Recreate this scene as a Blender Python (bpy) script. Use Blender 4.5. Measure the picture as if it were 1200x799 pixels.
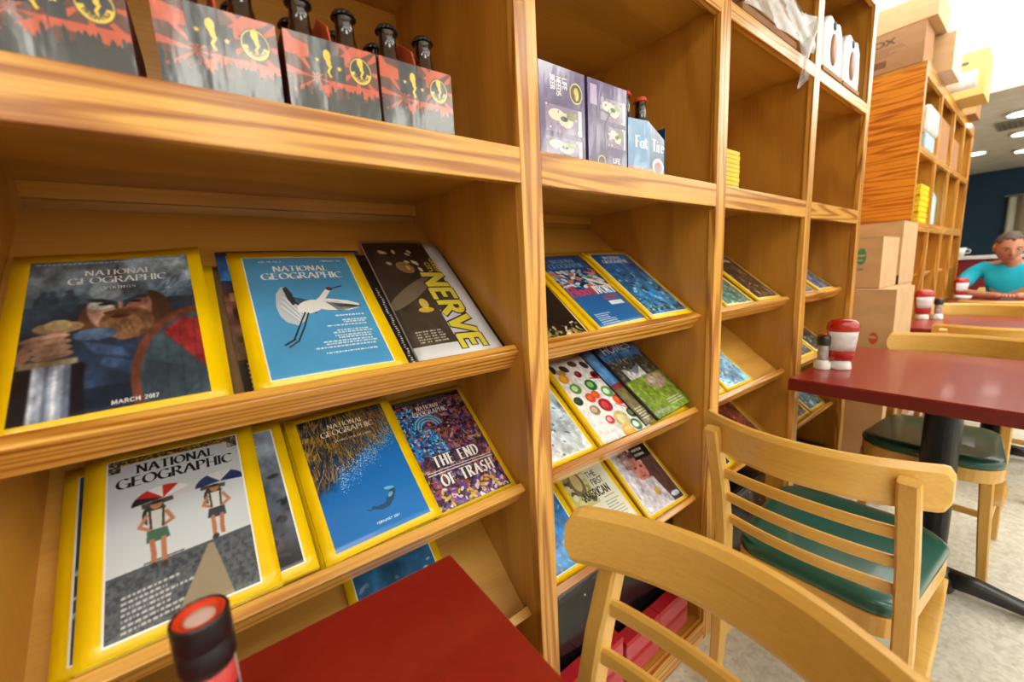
import bpy, bmesh, math, random
import numpy as np
from mathutils import Vector, Matrix, Euler
random.seed(7)
R = math.radians
S = bpy.context.scene
for o in list(bpy.data.objects): bpy.data.objects.remove(o)
COL = S.collection

# ------------------------------------------------------------------ camera, world, lights, exposure
H = 1.14                                     # eye height; the shelf measurements below are given relative to it
cd = bpy.data.cameras.new('camera'); cam = bpy.data.objects.new('camera', cd); COL.objects.link(cam)
cam.location = (-0.47715, -0.53676, H)
cam.rotation_euler = (R(80.7534), R(2.9408), R(-36.8946))
cd.sensor_width = 36; cd.lens = 14.037; cd.clip_start = 0.02; cd.clip_end = 60
cd.dof.use_dof = True; cd.dof.focus_distance = 0.80; cd.dof.aperture_fstop = 2.8
S.camera = cam
S.view_settings.view_transform = 'Standard'; S.view_settings.look = 'None'
S.view_settings.exposure = 0.06; S.view_settings.gamma = 1.0; S.view_settings.use_curve_mapping = False
w = bpy.data.worlds.new('world'); S.world = w; w.use_nodes = True
bg = w.node_tree.nodes['Background']; bg.inputs[0].default_value = (1.0, .96, .9, 1); bg.inputs[1].default_value = 0.55
LIGHT_PANEL = 6.5        # emission of the ceiling light panels
COFFER = 3.6             # emission of the big lit coffer
WINDOW = 1.4             # daylight in the shop windows behind the camera
CEIL = 2.56

# ------------------------------------------------------------------ helpers
def lin(c):
    return tuple((x/255/12.92 if x/255 <= .04045 else ((x/255+.055)/1.055)**2.4) for x in c[:3])
MATS = {}
def nt(name):
    m = bpy.data.materials.new(name); m.use_nodes = True
    t = m.node_tree; b = t.nodes['Principled BSDF']; return m, t, b
def L(t, a, b): t.links.new(a, b)
def plain(name, col, rough=.5, metal=0, var=.06, scale=30, trans=0, bump=0.0, spec=.5, coat=0, alpha=1):
    if name in MATS: return MATS[name]
    m, t, b = nt(name); c = lin(col)
    tc = t.nodes.new('ShaderNodeTexCoord'); n = t.nodes.new('ShaderNodeTexNoise'); n.inputs['Scale'].default_value = scale
    n.inputs['Detail'].default_value = 4
    L(t, tc.outputs['Object'], n.inputs['Vector'])
    r = t.nodes.new('ShaderNodeValToRGB'); r.color_ramp.elements[0].position = .3; r.color_ramp.elements[1].position = .7
    r.color_ramp.elements[0].color = (*[x*(1-var*2) for x in c], 1); r.color_ramp.elements[1].color = (*[min(1, x*(1+var)) for x in c], 1)
    L(t, n.outputs['Fac'], r.inputs[0]); L(t, r.outputs[0], b.inputs['Base Color'])
    b.inputs['Roughness'].default_value = rough; b.inputs['Metallic'].default_value = metal
    b.inputs['Transmission Weight'].default_value = trans; b.inputs['Specular IOR Level'].default_value = spec
    b.inputs['Coat Weight'].default_value = coat; b.inputs['Coat Roughness'].default_value = .08
    b.inputs['Alpha'].default_value = alpha
    if bump:
        bp = t.nodes.new('ShaderNodeBump'); bp.inputs['Strength'].default_value = bump; bp.inputs['Distance'].default_value = .002
        L(t, n.outputs['Fac'], bp.inputs['Height']); L(t, bp.outputs[0], b.inputs['Normal'])
    MATS[name] = m; return m
def wood(name, axis, light, dark, rough=.3, freq=26, streak=.75, fine=.4, stretch=.05, coat=.3, dist=7):
    """grain that runs along axis: stretched rings plus fine fibres"""
    if name in MATS: return MATS[name]
    m, t, b = nt(name)
    tc = t.nodes.new('ShaderNodeTexCoord'); mp = t.nodes.new('ShaderNodeMapping')
    oi = t.nodes.new('ShaderNodeObjectInfo'); ad = t.nodes.new('ShaderNodeVectorMath'); ad.operation = 'ADD'
    ml = t.nodes.new('ShaderNodeVectorMath'); ml.operation = 'SCALE'; ml.inputs[0].default_value = (3.1, 5.7, 4.3)
    L(t, oi.outputs['Random'], ml.inputs['Scale']); L(t, tc.outputs['Object'], ad.inputs[0]); L(t, ml.outputs[0], ad.inputs[1])
    sc = [1, 1, 1]; sc['XYZ'.index(axis)] = stretch; mp.inputs['Scale'].default_value = sc
    L(t, ad.outputs[0], mp.inputs[0])
    n1 = t.nodes.new('ShaderNodeTexNoise'); n1.inputs['Scale'].default_value = freq*.28; n1.inputs['Detail'].default_value = 2
    L(t, mp.outputs[0], n1.inputs['Vector'])
    k = t.nodes.new('ShaderNodeMath'); k.operation = 'MULTIPLY'; k.inputs[1].default_value = dist*3.2
    s = t.nodes.new('ShaderNodeMath'); s.operation = 'SINE'
    k2 = t.nodes.new('ShaderNodeMath'); k2.operation = 'MULTIPLY'; k2.inputs[1].default_value = 6.283
    L(t, n1.outputs['Fac'], k.inputs[0]); L(t, k.outputs[0], k2.inputs[0]); L(t, k2.outputs[0], s.inputs[0])
    r1 = t.nodes.new('ShaderNodeMapRange'); r1.inputs[1].default_value = -.2; r1.inputs[2].default_value = 1; r1.inputs[3].default_value = 0; r1.inputs[4].default_value = streak
    L(t, s.outputs[0], r1.inputs[0])
    n2 = t.nodes.new('ShaderNodeTexNoise'); n2.inputs['Scale'].default_value = 240; n2.inputs['Detail'].default_value = 5
    mp2 = t.nodes.new('ShaderNodeMapping'); sc2 = [1, 1, 1]; sc2['XYZ'.index(axis)] = .03; mp2.inputs['Scale'].default_value = sc2
    L(t, ad.outputs[0], mp2.inputs[0]); L(t, mp2.outputs[0], n2.inputs['Vector'])
    r2 = t.nodes.new('ShaderNodeMapRange'); r2.inputs[1].default_value = .35; r2.inputs[2].default_value = .7; r2.inputs[3].default_value = 0; r2.inputs[4].default_value = fine
    L(t, n2.outputs['Fac'], r2.inputs[0])
    sm = t.nodes.new('ShaderNodeMath'); sm.operation = 'ADD'; sm.use_clamp = True
    L(t, r1.outputs[0], sm.inputs[0]); L(t, r2.outputs[0], sm.inputs[1])
    mx = t.nodes.new('ShaderNodeMix'); mx.data_type = 'RGBA'
    mx.inputs['A'].default_value = (*lin(light), 1); mx.inputs['B'].default_value = (*lin(dark), 1)
    L(t, sm.outputs[0], mx.inputs['Factor']); L(t, mx.outputs['Result'], b.inputs['Base Color'])
    b.inputs['Roughness'].default_value = rough; b.inputs['Coat Weight'].default_value = coat; b.inputs['Coat Roughness'].default_value = .18
    bp = t.nodes.new('ShaderNodeBump'); bp.inputs['Strength'].default_value = .08; bp.inputs['Distance'].default_value = .001
    L(t, sm.outputs[0], bp.inputs['Height']); L(t, bp.outputs[0], b.inputs['Normal'])
    MATS[name] = m; return m
PL, PD = (234, 176, 80), (164, 94, 16)
pineX = wood('pine_along_x', 'X', PL, PD); pineZ = wood('pine_along_z', 'Z', PL, PD); pineY = wood('pine_along_y', 'Y', PL, PD)
plyZ = wood('ply_along_z', 'Z', (202, 142, 52), (166, 106, 30), streak=.5, fine=.3, freq=14, stretch=.25, dist=1.6, rough=.38)
plyX = wood('ply_along_x', 'X', (196, 138, 48), (156, 102, 28), streak=.45, fine=.3, freq=14, stretch=.25, dist=1.6, rough=.4)
plyL = wood('ply_pale', 'X', (212, 158, 70), (184, 128, 48), streak=.35, fine=.3, freq=14, stretch=.25, dist=1.6, rough=.4)
orangeY = wood('orange_ply', 'Y', (230, 144, 44), (176, 92, 16), streak=.85, fine=.3, freq=60, stretch=.05, dist=3)
beechZ = wood('beech_z', 'Z', (228, 180, 90), (206, 150, 62), streak=.3, fine=.4, freq=20, dist=1.5, rough=.3)
beechY = wood('beech_y', 'Y', (230, 182, 90), (208, 152, 60), streak=.3, fine=.4, freq=20, dist=1.5, rough=.3)

def emis(name, col, s):
    if name in MATS: return MATS[name]
    m, t, b = nt(name); b.inputs['Base Color'].default_value = (.8, .8, .8, 1)
    b.inputs['Emission Color'].default_value = (*col, 1); b.inputs['Emission Strength'].default_value = s
    MATS[name] = m; return m

# bmesh shape helpers
def box(bm, x0, x1, y0, y1, z0, z1, mi=0, M=None):
    vs = [bm.verts.new((x, y, z)) for x in (x0, x1) for y in (y0, y1) for z in (z0, z1)]
    if M is not None:
        for v in vs: v.co = M @ v.co
    fs = [(0, 1, 3, 2), (4, 6, 7, 5), (0, 4, 5, 1), (2, 3, 7, 6), (0, 2, 6, 4), (1, 5, 7, 3)]
    out = []
    for f in fs:
        fc = bm.faces.new([vs[i] for i in f]); fc.material_index = mi; out.append(fc)
    return vs
def prism(bm, pts, axis, a, b, mi=0, M=None):
    """pts: 2D outline in the plane normal to axis (order x,y / y,z / x,z)"""
    def P(p, t): return {'X': (t, p[0], p[1]), 'Y': (p[0], t, p[1]), 'Z': (p[0], p[1], t)}[axis]
    A = [bm.verts.new(P(p, a)) for p in pts]; B = [bm.verts.new(P(p, b)) for p in pts]
    if M is not None:
        for v in A+B: v.co = M @ v.co
    n = len(pts)
    f = [bm.faces.new(A), bm.faces.new(B[::-1])]
    for i in range(n): f.append(bm.faces.new((A[i], B[i], B[(i+1) % n], A[(i+1) % n])))
    for q in f: q.material_index = mi
def lathe(bm, prof, c=(0, 0, 0), n=24, mi=0, sy=1.0, M=None):
    rings = []
    for r, z in prof:
        rings.append([bm.verts.new((c[0]+r*math.cos(2*math.pi*i/n), c[1]+r*sy*math.sin(2*math.pi*i/n), c[2]+z)) for i in range(n)])
    for a, b in zip(rings, rings[1:]):
        for i in range(n):
            f = bm.faces.new((a[i], a[(i+1) % n], b[(i+1) % n], b[i])); f.material_index = mi; f.smooth = True
    for rg, rev in ((rings[0], True), (rings[-1], False)):
        f = bm.faces.new(rg[::-1] if rev else rg); f.material_index = mi
    if M is not None:
        for rg in rings:
            for v in rg: v.co = M @ v.co
def sweep(bm, path, secs, mi=0, up=Vector((0, 0, 1)), smooth=False):
    """sweep a rectangle (w,h) or n-gon along path; secs: list of (w,h) per point; w across, h along up"""
    rings = []
    P = [Vector(p) for p in path]
    for i, p in enumerate(P):
        d = (P[min(i+1, len(P)-1)]-P[max(i-1, 0)]).normalized()
        s = d.cross(up).normalized(); u = s.cross(d).normalized(); w_, h_ = secs[i] if isinstance(secs, list) else secs
        r = .28
        q = []
        for a, b in ((-1, -1+r), (-1+r, -1), (1-r, -1), (1, -1+r), (1, 1-r), (1-r, 1), (-1+r, 1), (-1, 1-r)):
            q.append(bm.verts.new(p+s*a*w_/2+u*b*h_/2))
        rings.append(q)
    for a, b in zip(rings, rings[1:]):
        for i in range(8):
            f = bm.faces.new((a[i], a[(i+1) % 8], b[(i+1) % 8], b[i])); f.material_index = mi; f.smooth = smooth
    bm.faces.new(rings[0][::-1]).material_index = mi; bm.faces.new(rings[-1]).material_index = mi
def obj(name, bm, mats, parent=None, loc=None, bev=0, seg=2, smooth=False, mat4=None):
    bmesh.ops.recalc_face_normals(bm, faces=bm.faces)
    me = bpy.data.meshes.new(name); bm.to_mesh(me); bm.free()
    for m in (mats if isinstance(mats, (list, tuple)) else [mats]): me.materials.append(m)
    if smooth:
        for p in me.polygons: p.use_smooth = True
    o = bpy.data.objects.new(name, me); COL.objects.link(o)
    if loc is not None: o.location = loc
    if mat4 is not None: o.matrix_local = mat4
    if parent is not None: o.parent = parent
    if bev:
        b = o.modifiers.new('bevel', 'BEVEL'); b.width = bev; b.segments = seg; b.limit_method = 'ANGLE'; b.angle_limit = R(40)
    return o
def recenter(o):
    """put a top-level mesh's origin at the middle of its base"""
    me = o.data; cs = [v.co for v in me.vertices]
    lo = Vector([min(c[i] for c in cs) for i in range(3)]); hi = Vector([max(c[i] for c in cs) for i in range(3)])
    c = Vector(((lo.x+hi.x)/2, (lo.y+hi.y)/2, lo.z)); me.transform(Matrix.Translation(-c)); o.location = o.location+c
def struct(name, bm, m, bev=0):
    o = obj(name, bm, m, bev=bev); o['kind'] = 'structure'; return o
def tag(o, label, cat, group=None):
    o['label'] = label; o['category'] = cat
    if group: o['group'] = group
    return o
def thing(name, label, cat, loc=(0, 0, 0), rz=0, group=None, M=None):
    o = bpy.data.objects.new(name, None); COL.objects.link(o); o.empty_display_size = .05
    if M is not None: o.matrix_world = M
    else: o.location = loc; o.rotation_euler = (0, 0, rz)
    return tag(o, label, cat, group)
def dup(root, loc, rz, label, group=None):
    r = root.copy(); COL.objects.link(r); r.location = loc; r.rotation_euler = (0, 0, rz); r['label'] = label
    if group: r['group'] = group
    for ch in list(root.children):
        c = ch.copy(); COL.objects.link(c); c.parent = r
        for g in list(ch.children):
            d = g.copy(); COL.objects.link(d); d.parent = c
    return r
NB = bmesh.new

# ------------------------------------------------------------------ little print shop: flat print for covers, labels and cartons
def fbm(h, w_, n=4, base=4, seed=0, asp=1.0):
    rg = np.random.RandomState(seed); out = np.zeros((h, w_)); amp = 1; tot = 0
    for k in range(n):
        gy = int(base*2**k*asp)+2; gx = base*2**k+2; g = rg.rand(gy, gx)
        yy = np.linspace(0, gy-1.001, h); xx = np.linspace(0, gx-1.001, w_); y0 = yy.astype(int); x0 = xx.astype(int)
        fy = (yy-y0)[:, None]; fx = (xx-x0)[None]; fy = fy*fy*(3-2*fy); fx = fx*fx*(3-2*fx)
        a = g[np.ix_(y0, x0)]; b = g[np.ix_(y0, x0+1)]; c = g[np.ix_(y0+1, x0)]; d = g[np.ix_(y0+1, x0+1)]
        out += amp*((a*(1-fx)+b*fx)*(1-fy)+(c*(1-fx)+d*fx)*fy); tot += amp; amp *= .55
    return out/tot
def A_(cx, cy, rx, ry, a0, a1, n=9):
    return [(cx+rx*math.cos(R(a0+(a1-a0)*i/n)), cy+ry*math.sin(R(a0+(a1-a0)*i/n))) for i in range(n+1)]
F = {  # width, strokes (y up, cap height 1)
'A': (.78, [[(0, 0), (.39, 1), (.78, 0)], [(.14, .36), (.64, .36)]]), 'B': (.6, [[(.05, 0), (.05, 1)], [(.05, 1), (.3, 1)]+A_(.3, .76, .24, .24, 90, -90)+[(.05, .52)], [(.05, .52)]+A_(.3, .26, .3, .26, 90, -90)+[(.05, 0)]]),
'C': (.74, [A_(.42, .5, .42, .5, 45, 315, 16)]), 'D': (.74, [[(.05, 0), (.05, 1)], [(.05, 1)]+A_(.24, .5, .48, .5, 90, -90, 12)+[(.05, 0)]]),
'E': (.56, [[(.05, 0), (.05, 1)], [(.05, 1), (.54, 1)], [(.05, .52), (.44, .52)], [(.05, 0), (.56, 0)]]), 'F': (.52, [[(.05, 0), (.05, 1)], [(.05, 1), (.52, 1)], [(.05, .52), (.42, .52)]]),
'G': (.8, [A_(.42, .5, .42, .5, 45, 340, 16), [(.8, .42), (.8, 0)], [(.55, .42), (.85, .42)]]), 'H': (.72, [[(.05, 0), (.05, 1)], [(.67, 0), (.67, 1)], [(.05, .5), (.67, .5)]]),
'I': (.12, [[(.06, 0), (.06, 1)]]), 'J': (.4, [[(.34, 1), (.34, .2)]+A_(.17, .2, .17, .2, 0, -180, 6)]), 'K': (.66, [[(.05, 0), (.05, 1)], [(.6, 1), (.05, .42)], [(.22, .58), (.66, 0)]]),
'L': (.54, [[(.05, 0), (.05, 1)], [(.05, 0), (.54, 0)]]), 'M': (.9, [[(.06, 0), (.1, 1)], [(.1, 1), (.45, .1)], [(.45, .1), (.8, 1)], [(.8, 1), (.86, 0)]]),
'N': (.76, [[(.05, 0), (.05, 1)], [(.05, 1), (.7, 0)], [(.7, 0), (.7, 1)]]), 'O': (.86, [A_(.43, .5, .43, .5, 0, 360, 22)]),
'P': (.58, [[(.05, 0), (.05, 1)], [(.05, 1), (.28, 1)]+A_(.28, .74, .28, .26, 90, -90)+[(.05, .48)]]), 'Q': (.86, [A_(.43, .5, .43, .5, 0, 360, 22), [(.5, .2), (.85, -.15)]]),
'R': (.66, [[(.05, 0), (.05, 1)], [(.05, 1), (.28, 1)]+A_(.28, .75, .26, .25, 90, -90)+[(.05, .5)], [(.28, .5), (.66, 0)]]),
'S': (.54, [A_(.27, .75, .24, .25, 30, 270, 10)[:-1]+A_(.27, .26, .27, .26, 90, -150, 10)]), 'T': (.68, [[(.34, 0), (.34, 1)], [(0, 1), (.68, 1)]]),
'U': (.7, [[(.05, 1), (.05, .32)]+A_(.35, .32, .3, .32, 180, 360, 9)+[(.65, 1)]]), 'V': (.74, [[(0, 1), (.37, 0), (.74, 1)]]), 'W': (1.05, [[(0, 1), (.28, 0), (.53, .95), (.78, 0), (1.05, 1)]]),
'X': (.68, [[(0, 1), (.68, 0)], [(.66, 1), (.02, 0)]]), 'Y': (.68, [[(0, 1), (.34, .48), (.68, 1)], [(.34, .48), (.34, 0)]]), 'Z': (.62, [[(0, 1), (.6, 1), (0, 0), (.62, 0)]]),
'a': (.46, [A_(.21, .3, .21, .3, 60, 300, 10), [(.42, .6), (.42, 0)]]), 't': (.34, [[(.14, .85), (.14, .12), (.32, 0)], [(0, .62), (.32, .62)]]), 'i': (.12, [[(.06, 0), (.06, .62)], [(.06, .82), (.06, .9)]]),
'r': (.36, [[(.06, 0), (.06, .62)], [(.06, .4), (.2, .58), (.36, .58)]]), 'e': (.46, [[(.02, .32), (.44, .32)], A_(.23, .31, .22, .31, 0, 310, 12)]), 'l': (.12, [[(.06, 0), (.06, 1)]]),
'o': (.46, [A_(.23, .31, .22, .31, 0, 360, 12)]), 'd': (.48, [A_(.21, .3, .21, .3, 60, 300, 10), [(.43, 1), (.43, 0)]]), 'v': (.46, [[(0, .62), (.23, 0), (.46, .62)]]), 'y': (.46, [[(0, .62), (.23, 0)], [(.46, .62), (.12, -.3)]]),
'0': (.5, [A_(.25, .5, .24, .5, 0, 360, 14)]), '1': (.2, [[(.1, 0), (.1, 1)]]), '2': (.5, [A_(.25, .74, .22, .26, 160, -30, 8)+[(0, 0), (.5, 0)]]), '7': (.5, [[(0, 1), (.5, 1), (.15, 0)]]), '9': (.5, [A_(.25, .7, .22, .28, 0, 360, 12), [(.47, .7), (.2, 0)]]),
"'": (.1, [[(.05, 1), (.05, .8)]]), '.': (.1, [[(.05, 0), (.05, .06)]]), ' ': (.34, []), ',': (.1, [[(.05, .04), (.03, -.1)]]), '-': (.3, [[(0, .45), (.3, .45)]]),
}
class Ink:
    def __init__(s, w_, h, col):
        s.w, s.h = w_, h; s.a = np.zeros((h, w_, 3)); s.a[:] = np.array(col)/255.
    def box_(s, P):
        x0 = max(0, int(P[:, 0].min())-1); x1 = min(s.w, int(P[:, 0].max())+2); y0 = max(0, int(P[:, 1].min())-1); y1 = min(s.h, int(P[:, 1].max())+2)
        return x0, x1, y0, y1
    def put(s, x0, x1, y0, y1, m, col, al=1.):
        m = m[..., None]*al; s.a[y0:y1, x0:x1] = s.a[y0:y1, x0:x1]*(1-m)+(np.array(col)/255. if not isinstance(col, np.ndarray) else col[y0:y1, x0:x1])*m
    def poly(s, pts, col, al=1., px=False):
        P = np.array(pts, float)
        if not px: P = P*[s.w, s.h]
        x0, x1, y0, y1 = s.box_(P)
        if x1 <= x0 or y1 <= y0: return
        X, Y = np.meshgrid(np.arange(x0, x1)+.5, np.arange(y0, y1)+.5); m = np.zeros(X.shape, bool)
        for i in range(len(P)):
            (ax, ay), (bx, by) = P[i], P[(i+1) % len(P)]
            if ay == by: continue
            m ^= ((ay > Y) != (by > Y)) & (X < (bx-ax)*(Y-ay)/(by-ay)+ax)
        s.put(x0, x1, y0, y1, m.astype(float), col, al)
    def rect(s, x0, y0, x1, y1, col, al=1.): s.poly([(x0, y0), (x1, y0), (x1, y1), (x0, y1)], col, al)
    def ell(s, cx, cy, rx, ry, col, rot=0, al=1., n=26):
        c, q = math.cos(R(rot)), math.sin(R(rot)); asp = s.w/s.h
        s.poly([(cx+rx*math.cos(t)*c-ry*math.sin(t)*q/asp*1.0, cy+(rx*math.cos(t)*q*asp+ry*math.sin(t)*c)) for t in [2*math.pi*i/n for i in range(n)]], col, al)
    def line(s, pts, wd, col, al=1., px=False):
        P = np.array(pts, float)
        if not px: P = P*[s.w, s.h]; wd = wd*s.w
        for a, b in zip(P, P[1:]):
            d = b-a; l = np.hypot(*d)
            if l < 1e-6: continue
            n_ = np.array([-d[1], d[0]])/l*wd/2; e = d/l*wd*.3
            s.poly([a-n_-e, b-n_+e, b+n_+e, a+n_-e], col, al, px=True)
    def field(s, mask, col, al=1.):
        m = (mask*al)[..., None]; s.a = s.a*(1-m)+np.array(col)/255.*m
    def grad(s, c0, c1, y0=0, y1=1):
        a, b = int(y0*s.h), int(y1*s.h); t = np.linspace(0, 1, b-a)[:, None, None]
        s.a[a:b] = (np.array(c0)*(1-t)+np.array(c1)*t)/255.
    def grain(s, amt, base=8, seed=1, n=4):
        s.a = np.clip(s.a*(1+amt*(fbm(s.h, s.w, n, base, seed)-.5)[..., None]*2), 0, 1)
    def text(s, st, x, y, size, col, wt=.13, style='serif', rot=0, sx=1., track=.16, align='c', al=1., outline=None):
        """x,y: baseline anchor (0..1); size: cap height as a fraction of picture height; rot in degrees clockwise"""
        H_ = size*s.h; adv = sum((F.get(k_, F[' '])[0]*sx+track) for k_ in st)-track
        off = {'c': -adv/2, 'l': 0, 'r': -adv}[align]; c, q = math.cos(R(rot)), math.sin(R(rot)); ox, oy = x*s.w, y*s.h
        def T(px_, py_): X = (px_+off)*H_; Y = -py_*H_; return np.array((ox+X*c-Y*q, oy+X*q+Y*c))
        passes = [(outline, wt+.12)] if outline else []
        passes.append((col, wt))
        for pc, pw in passes:
            cur = 0
            for ch in st:
                w_, ss = F.get(ch, F[' '])
                for k in ss:
                    pts = [(cur+a*sx, b) for a, b in k]
                    if style == 'serif':
                        nb = np.array((math.cos(R(18)), math.sin(R(18))))*pw/2
                        for a, b in zip(pts, pts[1:]):
                            s.poly([T(a[0]-nb[0], a[1]-nb[1]), T(a[0]+nb[0], a[1]+nb[1]), T(b[0]+nb[0], b[1]+nb[1]), T(b[0]-nb[0], b[1]-nb[1])], pc, al, px=True)
                            s.line([T(*a), T(*b)], max(.9, .05*H_), pc, al, px=True)
                        for e, o in ((pts[0], pts[1]), (pts[-1], pts[-2])):
                            if e[1] in (0, 1) and abs(e[1]-o[1]) > .4: s.line([T(e[0]-.13, e[1]), T(e[0]+.13, e[1])], max(.9, .055*H_), pc, al, px=True)
                    else:
                        s.line([T(*p) for p in pts], pw*H_, pc, al, px=True)
                cur += w_*sx+track
    def blur(s, r):
        for _ in range(2):
            for ax in (0, 1):
                p = [(0, 0)]*3; p[ax] = (r+1, r); c = np.cumsum(np.pad(s.a, p, 'edge'), ax); n = s.a.shape[ax]
                s.a = (np.take(c, range(2*r+1, 2*r+1+n), ax)-np.take(c, range(0, n), ax))/(2*r+1)
    def greek(s, x, y, wd, rows, dy, hh, col, align='l', rot=0, seed=0, al=.9):
        rg = random.Random(seed)
        for i in range(rows):
            l = wd*rg.uniform(.6, 1); xx = x if align == 'l' else x-l; yy = y+i*dy; xe = xx+l
            while xx < xe:
                q = rg.uniform(.006, .03); t = math.tan(R(rot))
                s.poly([(xx, yy+(xx-x)*t), (xx+q, yy+(xx+q-x)*t), (xx+q, yy+hh+(xx+q-x)*t), (xx, yy+hh+(xx-x)*t)], col, al); xx += q+.007
class Stretch:
    def __init__(s, k, y0, f, y1): s.k, s.f = k, (lambda y: (y-y0)*f+y1); s.q = f
    def poly(s, p, *a): s.k.poly([(x, s.f(y)) for x, y in p], *a)
    def line(s, p, *a): s.k.line([(x, s.f(y)) for x, y in p], *a)
    def ell(s, cx, cy, rx, ry, *a): s.k.ell(cx, s.f(cy), rx, ry*s.q, *a)
YEL = (252, 208, 0)
def ng(w_=400, h=580, col=YEL, inner=(90, 160, 210), m=(.07, .05), title=None, white=True, ty=.155, ts=.052):
    i = Ink(w_, h, col)
    if white: i.rect(m[0]-.008, m[1]-.006, 1-m[0]+.008, 1-m[1]+.006, (240, 240, 235))
    i.rect(m[0], m[1], 1-m[0], 1-m[1], inner); return i
def title(i, y, size, col, wt=.14, cx=.5, l2=1.16, sx=1.):
    i.text('NATIONAL', cx, y-.012, size*.80, col, wt+.05, sx=sx*.92, track=.2); i.text('GEOGRAPHIC', cx, y+size*l2*.92-.006, size*.9, col, wt+.05, sx=sx*.98, track=.19)
def crop(i, m):
    return int(m[0]*i.w), int((1-m[0])*i.w), int(m[1]*i.h), int((1-m[1])*i.h)
def frame(i, m, col=YEL, w2=0):
    for a in ((0, 0, 1, m[1]), (0, 1-m[1], 1, 1), (0, 0, m[0], 1), (1-m[0], 0, 1, 1)): i.rect(*a, col)
    if w2:
        x0, y0, x1, y1 = m[0], m[1], 1-m[0], 1-m[1]
        i.line([(x0, y0), (x1, y0), (x1, y1), (x0, y1), (x0, y0)], w2, (245, 245, 240))
def art_warrior():
    m = (.085, .055); i = Ink(440, 640, (70, 95, 120)); i.grad((98, 130, 158), (150, 172, 188), 0, .12); i.grad((160, 180, 195), (84, 108, 130), .12, .36); i.grad((50, 66, 84), (12, 18, 28), .36, 1)
    i.grain(.5, 5, 3); 
    for k in range(26):       # distant ships and crowd
        x = random.Random(k).uniform(.68, .92); y = random.Random(k+50).uniform(.22, .36); i.line([(x, y), (x+.03, y-.03)], .008, (60, 80, 100), .8)
    for x in (.2, .28, .16): i.ell(x, .34, .04, .055, (48, 66, 84), al=.85); i.ell(x, .275, .018, .018, (60, 78, 95), al=.9)
    i.rect(.09, .30, .91, .31, (60, 84, 104), .6)
    # hair, head, helmet
    i.ell(.42, .47, .1, .12, (84, 58, 42)); i.ell(.66, .45, .12, .15, (74, 52, 40)); i.ell(.52, .40, .16, .15, (150, 112, 92)); i.ell(.44, .40, .08, .10, (176, 140, 118), al=.8)
    i.ell(.51, .28, .15, .085, (104, 122, 134)); i.ell(.45, .28, .08, .07, (150, 164, 172), al=.7); i.ell(.60, .29, .07, .07, (70, 84, 98), al=.8)
    i.ell(.43, .375, .07, .03, (186, 192, 190), al=.8); i.ell(.60, .37, .06, .035, (128, 74, 66), al=.8)
    i.poly([(.36, .33), (.43, .335), (.505, .36), (.515, .43), (.53, .43), (.535, .355), (.61, .325), (.68, .325), (.66, .345), (.60, .352), (.55, .385), (.535, .44), (.505, .44), (.49, .385), (.43, .358), (.37, .352)], (44, 56, 68))
    i.ell(.445, .372, .032, .008, (30, 34, 40)); i.ell(.595, .366, .032, .008, (26, 26, 32)); i.poly([(.49, .22), (.51, .085), (.53, .22)], (34, 44, 54))
    i.ell(.55, .50, .135, .10, (104, 74, 52)); i.ell(.53, .52, .09, .08, (142, 104, 72), al=.8); i.ell(.52, .455, .05, .012, (74, 34, 30)); i.ell(.52, .43, .085, .016, (86, 56, 40))
    for k in range(60):
        rr = random.Random(k); x = rr.uniform(.42, .68); y = rr.uniform(.47, .57); i.line([(x, y), (x+rr.uniform(-.02, .02), y+.035)], .004, rr.choice([(170, 130, 92), (70, 46, 34), (120, 84, 58)]), .6)
    # cloak
    i.poly([(.33, .55), (.45, .56), (.60, .66), (.62, 1), (.33, 1)], (38, 58, 84)); i.ell(.40, .55, .10, .035, (74, 96, 124)); i.poly([(.34, .58), (.52, .64), (.56, .70), (.40, .66)], (62, 88, 122)); i.poly([(.44, .68), (.58, .73), (.58, .80), (.42, .72)], (52, 76, 108)); i.rect(.33, .83, .62, 1, (16, 24, 36), .6)
    # round shield
    i.ell(.93, .83, .38, .40, (104, 58, 44)); i.ell(.94, .835, .345, .365, (56, 74, 84)); i.poly([(.94, .84), (.72, .58), (.83, .50), (1, .54), (1, .80)], (148, 44, 46)); i.poly([(.94, .84), (.62, .72), (.6, .9), (.7, 1)], (48, 64, 76))
    for k in range(5): i.line([(.66+k*.075, .55-k*.01), (.64+k*.075, 1)], .004, (30, 36, 44), .7)
    # hand, hilt, sword
    i.ell(.24, .49, .11, .035, (140, 116, 84)); i.ell(.24, .475, .06, .03, (168, 146, 108))
    for k in range(4): i.ell(.19+k*.012, .545+k*.032, .105-k*.006, .021, (176-k*6, 138-k*6, 118-k*6), -8); i.line([(.10, .56+k*.032), (.28, .545+k*.032)], .004, (80, 52, 44), .8)
    i.poly([(.05, .66), (.12, .55), (.14, .64), (.1, .68)], (150, 112, 94)); i.rect(.09, .665, .33, .695, (150, 132, 104)); i.rect(.085, .695, .36, 1, (20, 24, 32))
    i.rect(.15, .695, .305, 1, (150, 162, 184)); i.rect(.20, .695, .215, 1, (96, 106, 126)); i.rect(.235, .695, .25, 1, (210, 216, 228)); i.rect(.275, .695, .305, 1, (96, 106, 128)); i.rect(.15, .695, .168, 1, (190, 198, 212))
    i.blur(2); i.grain(.5, 9, 29, 5); i.grain(.18, 40, 9)
    title(i, .18, .047, (238, 240, 240), .16, cx=.52); i.text('VIKINGS', .52, .268, .016, (235, 235, 235), .16, track=.5)
    i.greek(.11, .072, .8, 1, .02, .006, (225, 230, 235)); i.text('MARCH 2017', .57, .925, .017, (235, 235, 235), .2, 'sans', track=.25)
    frame(i, m); return i
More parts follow.
